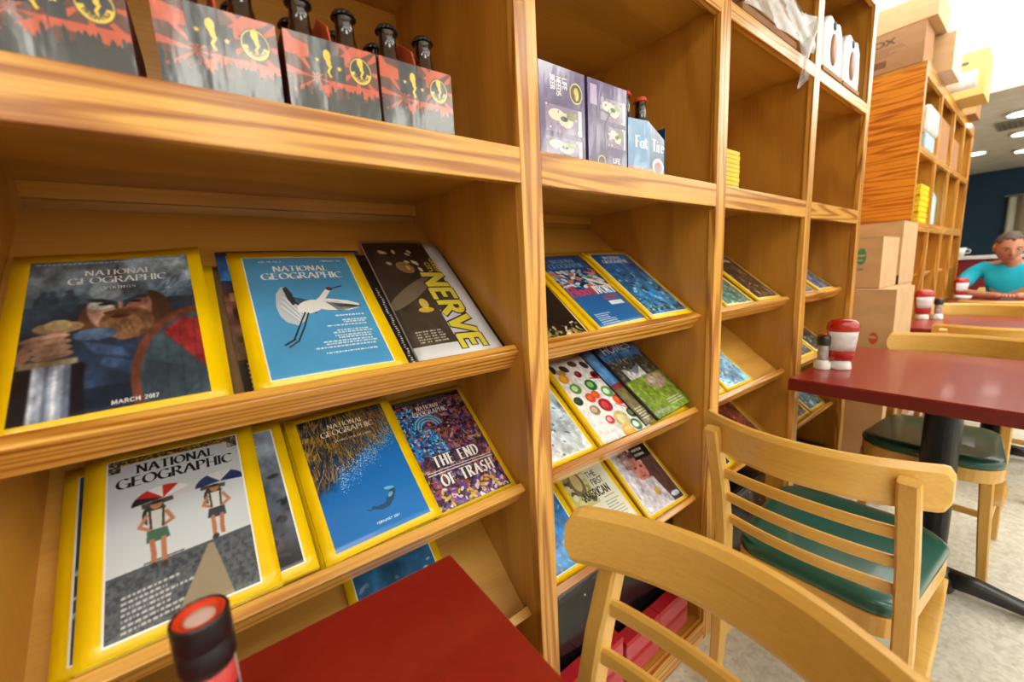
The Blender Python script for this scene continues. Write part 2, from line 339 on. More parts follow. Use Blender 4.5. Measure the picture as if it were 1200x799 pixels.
def art_crane():
    m = (.10, .058); i = ng(440, 620, inner=(78, 158, 212), m=m); i.grain(.06, 3, 4)
    i.text('VOL. 179, NO. 2', .2, .1, .013, (235, 240, 240), .2, 'sans', align='l'); i.text('FEBRUARY 1991', .84, .1, .013, (235, 240, 240), .2, 'sans', align='r')
    title(i, .195, .058, (245, 245, 240), .17); W = (238, 238, 236); G = (196, 206, 214)
    K = i; i = Stretch(K, .34, 1.22, .325)
    i.poly([(.24, .46), (.26, .38), (.31, .335), (.35, .34), (.37, .40), (.42, .46), (.46, .50), (.42, .55), (.35, .585), (.28, .56), (.25, .52)], G)
    for k in range(9): i.line([(.33-.008*k, .36+.014*k), (.41-.006*k, .50+.008*k)], .010, (226, 230, 234) if k % 2 else (176, 188, 200))
    i.poly([(.315, .345), (.345, .335), (.37, .38), (.38, .45), (.35, .46), (.33, .42)], (58, 62, 72))
    for k in range(8): i.line([(.33+k*.010, .40+k*.011), (.47+k*.004, .435+k*.012)], .011, (40, 44, 52), .95)
    i.ell(.47, .475, .10, .040, W, -22); i.poly([(.50, .45), (.56, .415), (.61, .375), (.65, .355), (.665, .37), (.62, .41), (.56, .47)], W); i.ell(.655, .362, .024, .013, (60, 58, 62), -12); i.ell(.66, .357, .014, .006, (170, 50, 44), -12)
    i.line([(.67, .362), (.76, .345)], .012, (50, 48, 50)); i.poly([(.52, .49), (.54, .44), (.62, .43), (.76, .45), (.84, .475), (.83, .50), (.74, .515), (.58, .505)], W)
    for k in range(12): i.line([(.60+k*.014, .455+k*.002), (.67+k*.016, .515-k*.002)], .009, (40, 44, 50), .9)
    for k in range(6): i.line([(.58+k*.02, .445+.001*k), (.62+k*.02, .475)], .005, (150, 160, 172), .9)
    i.line([(.42, .51), (.36, .58), (.29, .665)], .011, (30, 30, 34)); i.line([(.44, .515), (.38, .60), (.315, .675)], .011, (30, 30, 34)); i.line([(.30, .66), (.23, .685)], .014, (40, 30, 34)); i.line([(.32, .67), (.25, .70)], .012, (70, 40, 44))
    i = K
    for k, q in enumerate((1, 2, 1, 2, 2, 2, 1, 1)): i.greek(.83, .57+k*.037, .22+.04*k, q, .016, .010, (235, 240, 242), 'r', seed=k)
    return i
def art_umbrella():
    m = (.115, .05); i = ng(440, 640, inner=(206, 214, 222), m=m)
    i.grad((196, 206, 216), (222, 226, 230), .05, .95); i.field(np.ones((i.h, i.w)), (206, 214, 222), 0)
    # ornate top band
    rg = random.Random(3); i.rect(.115, .05, .885, .085, (150, 110, 22))
    for k in range(160):
        x, y = rg.uniform(.12, .87), rg.uniform(.052, .083); i.ell(x, y, .008, .004, rg.choice([(70, 60, 20), (206, 160, 40), (40, 46, 34)]))
    for x in (.115, .82): i.rect(x, .05, x+.065, .125, (88, 84, 78)); [i.ell(x+rg.uniform(.006, .06), rg.uniform(.054, .12), .009, .006, rg.choice([(180, 170, 150), (40, 40, 44), (120, 96, 80)])) for _ in range(40)]
    i.poly([(.1, .675), (.36, .665), (.60, .655), (.9, .64), (.9, 1), (.1, 1)], (84, 90, 98)); n = fbm(i.h, i.w, 4, 60, 5); yy = np.arange(i.h)[:, None]/i.h; xx = np.arange(i.w)[None]/i.w
    gm = (yy > .685-.04*(xx-.1))*np.clip((n-.5)*6, 0, 1); i.field(gm, (112, 118, 126), .6); gm = (yy > .69-.04*(xx-.1))*np.clip((.48-n)*6, 0, 1); i.field(gm, (50, 56, 66), .7)
    i.poly([(.63, .665), (.66, .665), (.74, .95), (.44, .95)], (158, 144, 118)); i.line([(.3, .66), (.5, .652)], .01, (84, 96, 84))
    def walker(x, y, s_, sh, shorts, flip=1):
        P = lambda a, b: (x+a*s_*flip, y+b*s_)
        i.ell(x-.01*s_, y-.05*s_, .062*s_, .062*s_, (58, 58, 52)); i.poly([P(-.075, -.115), P(.085, -.125), P(.09, -.10), P(-.07, -.09)], (80, 74, 62)); i.ell(x, y-.095*s_, .03*s_, .022*s_, (186, 128, 92)); i.ell(x, y-.112*s_, .034*s_, .01*s_, (48, 48, 36))
        i.poly([P(-.05, -.07), P(.05, -.07), P(.045, .035), P(-.045, .035)], sh); i.line([P(-.05, -.05), P(-.085, .0), P(-.03, .03)], .022*s_, (196, 132, 96)); i.line([P(.05, -.05), P(.08, .0), P(.03, .02)], .022*s_, (190, 126, 92)); i.line([P(-.035, -.07), P(-.03, .02)], .012*s_, (70, 66, 56)); i.line([P(.035, -.07), P(.03, .02)], .012*s_, (70, 66, 56))
        i.poly([P(-.05, .03), P(.05, .03), P(.062, .085), P(.005, .09), P(-.055, .088)], shorts); i.line([P(-.028, .08), P(-.02, .15), P(-.022, .19)], .026*s_, (184, 118, 86)); i.line([P(.03, .08), P(.028, .15), P(.03, .19)], .026*s_, (190, 124, 92)); i.ell(x-.022*s_, y+.20*s_, .017*s_, .014*s_, (60, 56, 56)); i.ell(x+.03*s_*flip, y+.205*s_, .017*s_, .014*s_, (60, 56, 56))
    walker(.37, .47, 1.05, (206, 208, 208), (74, 112, 92)); walker(.70, .455, .92, (216, 220, 222), (64, 70, 78), -1)
    def umb(x, y, rx, ry, cols):
        n_ = 6
        for k in range(n_):
            a0, a1 = 180-180*k/n_, 180-180*(k+1)/n_
            pts = [(x+rx*math.cos(R(a0+(a1-a0)*t/4)), y-ry*math.sin(R(a0+(a1-a0)*t/4))) for t in range(5)]
            i.poly(pts+[(x, y-ry*.15)], cols[k % len(cols)])
    umb(.41, .35, .17, .085, [(40, 40, 48), (196, 50, 44), (232, 232, 234), (200, 54, 46), (228, 230, 232), (206, 208, 214)]); umb(.74, .345, .15, .075, [(40, 58, 108), (44, 62, 112), (220, 224, 230), (216, 220, 226), (40, 58, 110), (36, 52, 100)])
    for k in range(7): i.greek(.19, .775+k*.024, .30+.02*(k % 3), 1, .02, .012, (216, 216, 214), rot=-4, seed=k)
    i.blur(1); frame(i, m, w2=.012); rg = random.Random(3); i.rect(.12, .052, .88, .085, (150, 110, 22))
    for k in range(200): x, y = rg.uniform(.12, .87), rg.uniform(.054, .083); i.ell(x, y, .008, .004, rg.choice([(70, 60, 20), (206, 160, 40), (40, 46, 34)]))
    for x in (.12, .815): i.rect(x, .052, x+.065, .125, (88, 84, 78)); [i.ell(x+rg.uniform(.006, .06), rg.uniform(.056, .12), .009, .006, rg.choice([(180, 170, 150), (40, 40, 44), (120, 96, 80)])) for _ in range(40)]
    title(i, .165, .062, (22, 26, 32), .17, cx=.5); return i
def art_ocean():
    m = (.09, .045); i = Ink(400, 580, (18, 120, 200)); i.grad((30, 100, 180), (20, 128, 214)); i.field(np.tile(np.linspace(1, 0, i.w)[None], (i.h, 1)), (10, 90, 170), .35)
    xx = np.arange(i.w)[None]/i.w; yy = np.arange(i.h)[:, None]/i.h; n = fbm(i.h, i.w, 5, 6, 12); n2 = fbm(i.h, i.w, 5, 20, 14)
    edge = .60-.46*(xx-.1)+.16*(n-.5)*2; i.field(np.clip((edge-yy)*9, 0, 1), (30, 44, 72), .92); i.field(np.clip((edge-.12-yy)*6, 0, 1)*np.clip((n2-.42)*5, 0, 1), (158, 122, 48), .9); i.field(np.clip((edge-.02-yy)*6, 0, 1)*np.clip((n2-.58)*8, 0, 1), (206, 168, 76), .7)
    i.field(np.clip((.11-yy)*14, 0, 1), (20, 22, 30), .8)
    rg = random.Random(2)
    for k in range(900):
        x = rg.uniform(.02, .95); y = rg.uniform(.03, .58-.40*x); q = rg.uniform(.04, .11); dx_ = rg.uniform(-.05, .05)+.10*(x-.4)
        i.line([(x, y), (x+dx_*.4, y+q*.5), (x+dx_, y+q)], rg.uniform(.003, .009), rg.choice([(206, 160, 64), (150, 112, 44), (98, 78, 44), (40, 44, 60), (176, 136, 56), (60, 60, 80)]), .75)
    for k in range(110): x = rg.uniform(.1, .9); y = .12+rg.uniform(0, .4)*(1-x*.5); i.line([(x, y), (x+rg.uniform(-.04, .04), y+rg.uniform(.02, .07))], .004, rg.choice([(196, 156, 66), (110, 86, 40), (34, 40, 60)]), .7)
    for k in range(520):
        x = rg.uniform(.28, .92); y = .60-.42*(x-.1)+rg.gauss(.03, .045); i.ell(x, y, .004, .003, (196, 226, 246), al=.8, n=6)
    i.poly([(.44, .80), (.47, .775), (.50, .79), (.58, .785), (.63, .735), (.67, .70), (.70, .70), (.70, .73), (.66, .78), (.60, .815), (.53, .82), (.47, .80)], (28, 76, 112)); i.ell(.645, .745, .03, .012, (120, 176, 200), -40); i.ell(.655, .70, .045, .011, (110, 190, 220), 10); i.poly([(.43, .79), (.40, .785), (.45, .81)], (24, 66, 104))
    title(i, .165, .046, (236, 232, 214), .14, cx=.51); i.text('SAVING OUR OCEANS', .53, .265, .015, (236, 232, 214), .18, track=.32); i.text('FEBRUARY 2017', .55, .895, .013, (236, 244, 250), .2, 'sans', track=.28)
    frame(i, m); return i
def scrap(w_, h, cols, n, seed, s=.06, bgc=(40, 30, 44)):
    i = Ink(w_, h, bgc); rg = random.Random(seed)
    for k in range(n):
        x, y = rg.random(), rg.random(); a = rg.uniform(0, 360); q = rg.uniform(.3, 1)*s
        i.ell(x, y, q, q*rg.uniform(.2, .6), rg.choice(cols), a, n=7)
        if k % 3 == 0: i.line([(x, y), (x+rg.uniform(-s, s), y+rg.uniform(-s, s)), (x+rg.uniform(-s, s), y+rg.uniform(-s, s))], .006, rg.choice(cols))
    return i
def art_trash():
    m = (.05, .035); cols = [(70, 48, 110), (120, 74, 150), (40, 34, 60), (150, 90, 60), (200, 140, 110), (54, 40, 84), (176, 60, 60), (90, 70, 60), (30, 24, 40), (130, 120, 160)]
    i = scrap(420, 580, cols, 2200, 5, .042); rg = random.Random(8)
    for k in range(420):
        x = rg.uniform(.02, .46); y = rg.uniform(.12, .56)
        if x > .2+.6*(y-.05): continue
        i.ell(x, y, .022, .008, rg.choice([(20, 110, 196), (40, 150, 220), (14, 60, 130), (120, 200, 240)]), rg.uniform(0, 180), n=7)
    for k in range(6): i.line(A_(.36, .33, .10+.018*k, .07+.012*k, 190, 350, 10), .012, [(150, 210, 236), (40, 130, 200)][k % 2])
    for k in range(150): i.ell(rg.uniform(.05, .95), rg.uniform(.82, .96), .03, .012, rg.choice([(150, 80, 150), (220, 180, 60), (90, 70, 170), (230, 210, 220), (60, 40, 60)]), rg.uniform(0, 180), n=7)
    i.rect(0, 0, 1, .085, (24, 22, 30)); i.greek(.08, .045, .84, 3, .013, .005, (150, 150, 156))
    title(i, .165, .046, (240, 240, 240), .15, cx=.46, sx=.95)
    i.rect(.10, .555, .88, .66, (46, 34, 60), .35)
    i.blur(0) if 0 else None
    i.text('THE END', .50, .655, .085, (245, 245, 245), .24, sx=.72, track=.26, outline=(60, 50, 60)); i.line([(.1, .68), (.92, .68)], .008, (240, 240, 240)); i.line([(.1, .70), (.92, .70)], .008, (240, 240, 240)); i.text('OF TRASH', .54, .805, .085, (245, 245, 245), .24, sx=.72, track=.26, outline=(60, 50, 60))
    frame(i, m); return i
def art_town():
    i = Ink(400, 560, (40, 100, 190)); i.grad((24, 92, 190), (60, 150, 225), 0, .3); i.rect(0, .28, 1, .60, (120, 76, 66)); i.rect(0, .60, 1, 1, (116, 88, 62)); i.grain(.6, 14, 6)
    for k in range(14): i.rect(.03+k*.07, .34, .06+k*.07, .40, (200, 150, 120), .8); i.rect(.03+k*.07, .45, .06+k*.07, .52, (44, 34, 36), .8)
    i.poly([(.0, .24), (.2, .26), (.2, .3), (0, .32)], (60, 60, 90)); i.text('HOLNTO', .5, .155, .11, (235, 240, 245), .2, 'sans', sx=1.1); i.text('M', .10, .20, .03, (240, 240, 240), .2, 'sans'); i.text('D', .9, .25, .08, (235, 240, 245), .18)
    i.rect(.0, .78, .16, 1, (34, 28, 30)); i.greek(.04, .80, .08, 8, .025, .012, (200, 190, 180)); i.text('CLER', .9, .955, .03, (240, 240, 240), .2, 'sans'); return i
def art_nerve():
    i = Ink(440, 700, (64, 54, 44)); i.grad((38, 34, 34), (110, 96, 76), .0, 1.0); i.grain(.5, 6, 21); rg = random.Random(4)
    i.rect(0, .02, .62, .90, (46, 40, 36), .5); i.ell(.3, .50, .4, .05, (150, 134, 108), -30, .6); i.ell(.35, .65, .09, .02, (230, 190, 60), al=.9); i.ell(.36, .6, .05, .04, (240, 210, 90), al=.8)
    for k in range(14): i.ell(rg.uniform(.1, .6), rg.uniform(.1, .35), .035, .014, (224, 206, 150), rg.uniform(0, 90), .8)
    i.ell(.38, .28, .11, .05, (206, 160, 90), 30, .6)
    i.rect(.80, 0, 1, 1, (206, 208, 216)); i.rect(0, .90, 1, 1, (214, 214, 220)); i.rect(.50, .66, .8, .93, (196, 200, 212)); i.rect(0, 0, 1, .025, (206, 206, 212))
    i.text('QUEEN', .76, .33, .038, (216, 190, 60), .2, 'sans', rot=90, sx=.9, align='r'); i.text('CITY', .66, .33, .038, (216, 190, 60), .2, 'sans', rot=90, sx=.9, align='r')
    i.text('NERVE', .54, .345, .165, (222, 206, 70), .23, 'sans', rot=90, sx=.85, align='l', track=.2, outline=(48, 50, 36))
    for k in range(4): i.greek(.10+k*.08, .80, .06, 5, .018, .008, (210, 206, 190), seed=k)
    return i
def art_ivory():
    m = (.06, .045); i = Ink(300, 430, (20, 92, 160)); i.grad((24, 60, 120), (16, 110, 180)); rg = random.Random(4); title(i, .165, .062, (110, 170, 220), .12)
    for k in range(150): i.ell(rg.uniform(.06, .9), rg.uniform(.27, .50), .05, .018, rg.choice([(190, 210, 224), (30, 60, 130), (200, 110, 80), (20, 20, 40), (120, 170, 190)]), rg.uniform(-40, 60), n=8)
    i.poly([(.55, .36), (.95, .50), (.93, .53), (.6, .42)], (226, 214, 200)); i.text('Blood', .31, .60, .12, (214, 50, 44), .17, sx=.85); i.text('IVORY', .73, .60, .10, (240, 240, 240), .2, sx=.62, track=.16); i.greek(.56, .63, .3, 2, .03, .018, (214, 50, 44)); i.rect(.58, .70, .84, .75, (220, 232, 240)); i.greek(.14, .82, .3, 6, .022, .01, (230, 236, 240)); frame(i, m); return i
def art_sea2(seed=1, c0=(20, 110, 190), c1=(14, 70, 130), bits=((200, 220, 220), (40, 60, 60), (90, 110, 60)), tcol=(240, 240, 240), n=160, y0=.3, y1=.95, w_=300, h=430, txt=None, m=(.08, .055)):
    i = ng(w_, h, inner=c0, m=m); i.grad(c0, c1, .0, 1); i.grain(.4, 4, seed); rg = random.Random(seed)
    for k in range(n):
        y = y0+(y1-y0)*rg.random()**.6; i.ell(rg.uniform(.1, .9), y, rg.uniform(.01, .05), rg.uniform(.006, .02), rg.choice(bits), rg.uniform(-50, 50), n=8, al=.85)
    i.blur(1); i.grain(.45, 9, seed+5, 5)
    title(i, .15, .055, tcol, .16)
    if txt: i.text(txt, .5, .9, .05, tcol, .2, 'sans')
    frame(i, m, w2=.012); return i
def art_fruit():
    i = Ink(320, 440, (236, 234, 236)); rg = random.Random(11); frame(i, (0.0, 0.0))
    i.grain(.12, 3, 2)
    for x, y in [(.1, .1), (.3, .12), (.5, .08), (.7, .12), (.85, .1), (.2, .16)]: i.ell(x, y, .08, .04, rg.choice([(150, 100, 50), (96, 60, 40), (180, 150, 70), (60, 40, 44)]), rg.uniform(0, 90))
    def it(x, y, r, c, c2): i.ell(x, y, r, r*.72, c); i.ell(x-.01, y-.005, r*.55, r*.4, c2)
    for x, y, r, c, c2 in [(.18, .24, .08, (240, 150, 40), (250, 180, 60)), (.47, .22, .06, (120, 20, 44), (170, 50, 70)), (.75, .27, .07, (130, 24, 40), (60, 20, 24)), (.25, .38, .09, (90, 150, 60), (206, 224, 170)), (.55, .38, .10, (20, 110, 50), (150, 200, 120)), (.38, .52, .08, (220, 70, 30), (240, 110, 60)), (.50, .50, .07, (226, 76, 34), (240, 120, 60)),
                           (.74, .50, .10, (90, 160, 80), (226, 236, 214)), (.30, .66, .08, (160, 130, 100), (210, 190, 170)), (.53, .64, .11, (170, 20, 40), (214, 70, 70)), (.82, .62, .09, (222, 60, 30), (240, 110, 50)), (.42, .80, .07, (200, 40, 60), (240, 190, 200)), (.62, .83, .13, (206, 190, 120), (226, 214, 160)), (.86, .80, .08, (30, 60, 40), (100, 140, 90)), (.78, .93, .09, (20, 110, 60), (236, 234, 236)), (.58, .97, .11, (246, 160, 30), (250, 190, 70)), (.15, .52, .07, (30, 60, 44), (60, 90, 60))]: it(x, y, r, c, c2)
    i.blur(1); i.grain(.15, 24, 4); i.line([(.72, .66), (.9, .76)], .02, (210, 40, 40)); i.line([(.62, .30), (.86, .33)], .02, (200, 30, 50)); i.rect(0, .0, .07, 1, YEL); return i
def art_homes():
    i = Ink(340, 480, (60, 110, 170)); i.grad((44, 44, 52), (70, 130, 200), 0, .18); rg = random.Random(6)
    i.poly([(0, .2), (.3, .3), (.45, .2), (.6, .32), (1, .25), (1, .6), (0, .6)], (70, 66, 60)); i.grain(.5, 14, 5)
    for k in range(200): i.ell(rg.uniform(0, 1), rg.uniform(.24, .5), .02, .02, rg.choice([(54, 60, 40), (90, 96, 70), (130, 130, 130), (40, 44, 36)]), n=7)
    i.poly([(.18, .36), (.45, .48), (.62, .38), (.62, .55), (.2, .55)], (196, 198, 200)); i.poly([(.18, .36), (.45, .48), (.62, .36), (.40, .40)], (120, 134, 150)); i.rect(0, .52, 1, 1, (110, 140, 44)); nn = fbm(i.h, i.w, 5, 12, 9); yy = np.arange(i.h)[:, None]/i.h
    i.field((yy > .54)*np.clip((nn-.5)*6, 0, 1), (150, 170, 70), .8); i.ell(.68, .62, .26, .10, (160, 140, 120)); i.ell(.60, .60, .08, .05, (190, 176, 156)); i.ell(.8, .57, .06, .03, (196, 160, 110)); i.blur(2); i.grain(.4, 30, 8); i.text('HOMES', .5, .13, .11, (232, 236, 240), .10, 'sans', track=.2); i.greek(.50, .86, .4, 3, .03, .012, (236, 240, 236)); i.rect(0, 0, .03, 1, (20, 20, 24)); return i
def art_strip():
    i = Ink(200, 300, (90, 150, 214)); i.grad((80, 60, 60), (100, 160, 220), 0, .1); i.rect(0, .5, 1, 1, (120, 110, 70)); i.rect(0, .48, 1, .55, (150, 60, 60)); i.grain(.5, 8, 3); i.rect(.26, 0, .32, 1, (16, 16, 18)); i.greek(.04, .8, .2, 5, .03, .015, (230, 230, 220)); return i
def art_american():
    m = (.07, .05); i = ng(300, 430, inner=(226, 226, 206), m=m); rg = random.Random(7); i.rect(.07, .05, .5, .6, (196, 196, 120))
    for k in range(60): i.ell(rg.uniform(.1, .45), rg.uniform(.08, .55), .05, .035, rg.choice([(214, 210, 140), (150, 150, 80), (90, 80, 60), (220, 220, 190)]), rg.uniform(0, 90), n=9)
    i.ell(.30, .35, .12, .15, (120, 104, 74)); i.ell(.3, .33, .08, .10, (206, 190, 130)); D = (30, 30, 30); i.text('THE', .62, .34, .06, D, .14, 'sans'); i.text('FIRST', .66, .43, .06, D, .14, 'sans', sx=.8); i.text('AMERICAN', .52, .545, .085, D, .16, 'sans', sx=.62, track=.14)
    i.line([(.6, .58), (.82, .58)], .012, (190, 90, 70)); i.greek(.56, .62, .3, 8, .03, .012, (140, 140, 130)); title(i, .125, .045, (110, 110, 70), .1); frame(i, m); return i
def art_face():
    m = (.07, .05); i = ng(300, 430, inner=(206, 204, 214), m=m); i.rect(.5, .05, .93, .95, (90, 60, 56)); i.grain(.4, 10, 3)
    i.ell(.42, .30, .24, .17, (170, 140, 140)); rg = random.Random(5)
    for k in range(70): i.ell(rg.uniform(.2, .62), rg.uniform(.12, .45), .04, .02, rg.choice([(90, 60, 66), (214, 190, 190), (150, 110, 110)]), rg.uniform(0, 180), n=8)
    i.ell(.46, .50, .15, .15, (204, 130, 120)); i.ell(.40, .47, .03, .012, (40, 24, 24)); i.ell(.53, .47, .03, .012, (40, 24, 24)); i.ell(.47, .58, .04, .012, (150, 50, 56)); i.poly([(.46, .48), (.50, .55), (.45, .555)], (180, 104, 96))
    i.poly([(.3, .62), (.62, .62), (.7, .95), (.2, .95)], (206, 200, 216)); i.ell(.5, .78, .06, .05, (206, 170, 80)); i.ell(.8, .88, .1, .03, (200, 220, 240)); i.blur(2); i.grain(.3, 20, 8); i.rect(.52, .06, .92, .40, (24, 22, 24))
    for k in range(5): i.greek(.56, .09+k*.06, .32, 1, .02, .03, (240, 240, 240), seed=k)
    frame(i, m, w2=.012); return i
def art_burst(flip=False):
    """one carton end: sunburst, skyline and round seal over two folded panels"""
    i = Ink(420, 330, (92, 50, 42)); rg = random.Random(2)
    def burst(cx, cy, x0, x1):
        for k in range(16):
            if k % 2: continue
            a = R(k*22.5); b = R(k*22.5+13)
            pts = [(cx, cy), (cx+.9*math.cos(a), cy+1.2*math.sin(a)), (cx+.9*math.cos(b), cy+1.2*math.sin(b))]
            i.poly(pts, (206, 84, 50), .9)
    burst(.30, .55, 0, .5); burst(.78, .30, .5, 1)
    def sky(x0, x1, h0):
        x = x0
        while x < x1:
            q = rg.uniform(.02, .05); hh = rg.uniform(.04, .22); i.poly([(x, 1), (x, h0-hh), (x+q*.5, h0-hh-.05), (x+q, h0-hh), (x+q, 1)], (34, 40, 46)); x += q
        i.rect(x0, h0, x1, 1, (34, 40, 46))
    sky(.0, 1, .86); i.rect(.24, .0, .5, .48, (34, 42, 54)); i.rect(.5, .18, .62, .55, (34, 42, 54))
    def star(x, y, r): i.poly([(x+r*(1 if k % 2 == 0 else .42)*math.sin(k*math.pi/5), y-r*1.27*(1 if k % 2 == 0 else .42)*math.cos(k*math.pi/5)) for k in range(10)], (236, 196, 60))
    star(.32, .30, .028); star(.555, .36, .032)
    def horse(x, y, s_):
        Y_ = (240, 200, 50); i.ell(x, y-.10*s_, .035*s_, .07*s_, Y_); i.line([(x-.01*s_, y-.05*s_), (x+.03*s_, y+.03*s_), (x+.0*s_, y+.10*s_), (x+.02*s_, y+.16*s_)], .022*s_, Y_); i.ell(x+.012*s_, y-.02*s_, .022*s_, .06*s_, Y_)
    horse(.43, .32, 1.1)
    i.ell(.80, .32, .135, .20, (36, 46, 62), n=40); i.ell(.80, .32, .125, .185, (232, 196, 66), n=40); i.ell(.80, .32, .115, .17, (36, 46, 62), n=40); i.poly([(.80+.118*math.cos(R(a)), .32+.172*math.sin(R(a))) for a in range(10, 171, 8)]+[(.80+.072*math.cos(R(a)), .32+.105*math.sin(R(a))) for a in range(170, 9, -8)], (236, 200, 70)); horse(.80, .29, .95)
    for k, ch in enumerate('BREWING'):
        a = 150-k*20; i.text(ch, .80+.093*math.cos(R(a)), .335+.138*math.sin(R(a)), .05, (36, 40, 50), .2, 'sans', rot=a-90)
    i.rect(.495, 0, .505, 1, (20, 18, 20)); return i
def art_purple(kind):
    i = Ink(300, 400, (86, 62, 128)); i.grad((84, 60, 126), (70, 56, 112)); rg = random.Random(kind); i.grain(.15, 6, 2)
    def can(x, y, w_, h):
        i.rect(x, y, x+w_, y+h, (130, 110, 150)); i.ell(x+w_*.3, y+h*.35, w_*.22, h*.22, (222, 212, 190)); i.ell(x+w_*.55, y+h*.5, w_*.2, h*.28, (206, 200, 180)); i.ell(x+w_*.5, y+h*.45, w_*.1, h*.1, (40, 40, 50)); i.ell(x+w_*.7, y+h*.3, w_*.14, h*.16, (120, 130, 60)); i.rect(x+w_*.9, y, x+w_, y+h, (210, 206, 222))
        for k in range(16): i.ell(x+rg.uniform(0, w_*.9), y+rg.uniform(0, h), .02, .012, rg.choice([(230, 220, 200), (60, 46, 70), (160, 150, 90), (110, 80, 120)]), rg.uniform(0, 90), n=7)
    if kind == 1:
        for k, (s_, x) in enumerate((('LIFE', .50), ('NEEDS', .37), ('BEER', .24))): i.text(s_, x, .12, .066, (235, 230, 240), .18, 'sans', rot=90, sx=.8, align='l', track=.14)
        i.ell(.80, .25, .145, .12, (226, 206, 110), n=36); i.ell(.80, .25, .128, .105, (60, 54, 34), n=36); i.ell(.80, .23, .05, .05, (206, 190, 60)); i.poly([(.76, .28), (.84, .30), (.80, .34)], (206, 190, 60)); i.ell(.83, .27, .03, .05, (226, 206, 90)); can(.12, .44, .80, .30); can(.12, .80, .8, .22)
    else:
        i.rect(.06, .06, .22, .3, (176, 160, 206)); can(.3, .18, .66, .28); can(.5, .52, .46, .26); i.line([(.3, .34), (.55, .36), (.42, .50), (.38, .98)], .03, (24, 18, 30)); i.ell(.33, .97, .1, .07, (226, 206, 110)); i.ell(.33, .97, .08, .055, (50, 44, 34)); i.text("LIFE", .72, .97, .06, (235, 230, 240), .2, 'sans')
    return i
def art_tire():
    i = Ink(340, 300, (20, 72, 130)); i.rect(0, 0, .54, 1, (84, 142, 196)); i.rect(0, .94, 1, 1, (214, 110, 70)); i.text('Fat', .34, .55, .22, (240, 244, 248), .2, sx=.95, track=.1); i.text('Tire', .79, .55, .22, (240, 244, 248), .2, sx=.95, track=.1); i.ell(.80, .86, .17, .17, (226, 222, 220)); i.ell(.80, .88, .12, .12, (150, 120, 150)); i.ell(.8, .84, .06, .05, (206, 80, 70))  # right half painted darker: shade of the turned-away fold put into the print
    i.ell(.9, .12, .045, .06, (200, 214, 230)); return i
def art_dark():
    i = Ink(200, 300, (22, 22, 24)); rg = random.Random(4)
    for k in range(40): i.ell(.05+rg.uniform(-.008, .008), .35+k*.016, .012, .005, (220, 220, 216), n=6)
    return i
IMG = {}
def print_mat(key, ink, rough=.32, coat=.35, wavy=0, spec=.5):
    a = np.ones((ink.h, ink.w, 4), np.float32); a[..., :3] = np.clip(ink.a, 0, 1)[::-1]
    im = bpy.data.images.new('print_'+key, ink.w, ink.h); im.pixels.foreach_set(a.ravel()); im.update(); im.pack()
    m, t, b = nt('print_'+key); tx = t.nodes.new('ShaderNodeTexImage'); tx.image = im; L(t, tx.outputs[0], b.inputs['Base Color'])
    b.inputs['Roughness'].default_value = rough; b.inputs['Coat Weight'].default_value = coat; b.inputs['Coat Roughness'].default_value = .12; b.inputs['Specular IOR Level'].default_value = spec
    if wavy:
        tc = t.nodes.new('ShaderNodeTexCoord'); mp = t.nodes.new('ShaderNodeMapping'); mp.inputs['Scale'].default_value = (1, 1, .35); n = t.nodes.new('ShaderNodeTexNoise'); n.inputs['Scale'].default_value = 26; n.inputs['Detail'].default_value = 3
        bp = t.nodes.new('ShaderNodeBump'); bp.inputs['Strength'].default_value = wavy; bp.inputs['Distance'].default_value = .004
        L(t, tc.outputs['Object'], mp.inputs[0]); L(t, mp.outputs[0], n.inputs['Vector']); L(t, n.outputs['Fac'], bp.inputs['Height']); L(t, bp.outputs[0], b.inputs['Normal']); L(t, bp.outputs[0], b.inputs['Coat Normal'])
    return m
PM = {}
GLOSSY = ('burst', 'purple1', 'purple2', 'tire')          # varnished carton board
def pm(key, fn, *a, **k):
    if key not in PM: PM[key] = print_mat(key, fn(*a, **k), **(dict(rough=.22, coat=1, wavy=.5, spec=.9) if key in GLOSSY else {}))
    return PM[key]
#@@SCENE@@
def Z(z): return z+H
TH = R(38); CU, SU = math.cos(TH), math.sin(TH); STEP = .2745

# ------------------------------------------------------------------ the setting
def floor_mat():
    m, t, b = nt('terrazzo'); tc = t.nodes.new('ShaderNodeTexCoord'); v = t.nodes.new('ShaderNodeTexVoronoi'); v.inputs['Scale'].default_value = 90
    n = t.nodes.new('ShaderNodeTexNoise'); n.inputs['Scale'].default_value = 34; n.inputs['Detail'].default_value = 8
    L(t, tc.outputs['Object'], v.inputs['Vector']); L(t, tc.outputs['Object'], n.inputs['Vector'])
    sp = t.nodes.new('ShaderNodeSeparateColor'); L(t, v.outputs['Color'], sp.inputs[0])
    a = t.nodes.new('ShaderNodeMath'); a.operation = 'MULTIPLY_ADD'; a.inputs[1].default_value = .35; L(t, sp.outputs[0], a.inputs[0]); L(t, n.outputs['Fac'], a.inputs[2])
    r = t.nodes.new('ShaderNodeValToRGB'); e = r.color_ramp.elements; e[0].position = .38; e[1].position = .85; e[0].color = (*lin((200, 196, 180)), 1); e[1].color = (*lin((230, 228, 214)), 1)
    L(t, a.outputs[0], r.inputs[0]); L(t, r.outputs[0], b.inputs['Base Color']); b.inputs['Roughness'].default_value = .35; return m
bm = NB(); box(bm, -3, 11.2, -5, .7, -.08, 0); struct('floor', bm, floor_mat())
pc = plain('ceiling_paint', (226, 218, 208), .9, scale=6)
HX0, HX1, HY0, HY1 = 2.3, 5.33, -2.4, .42
bm = NB()
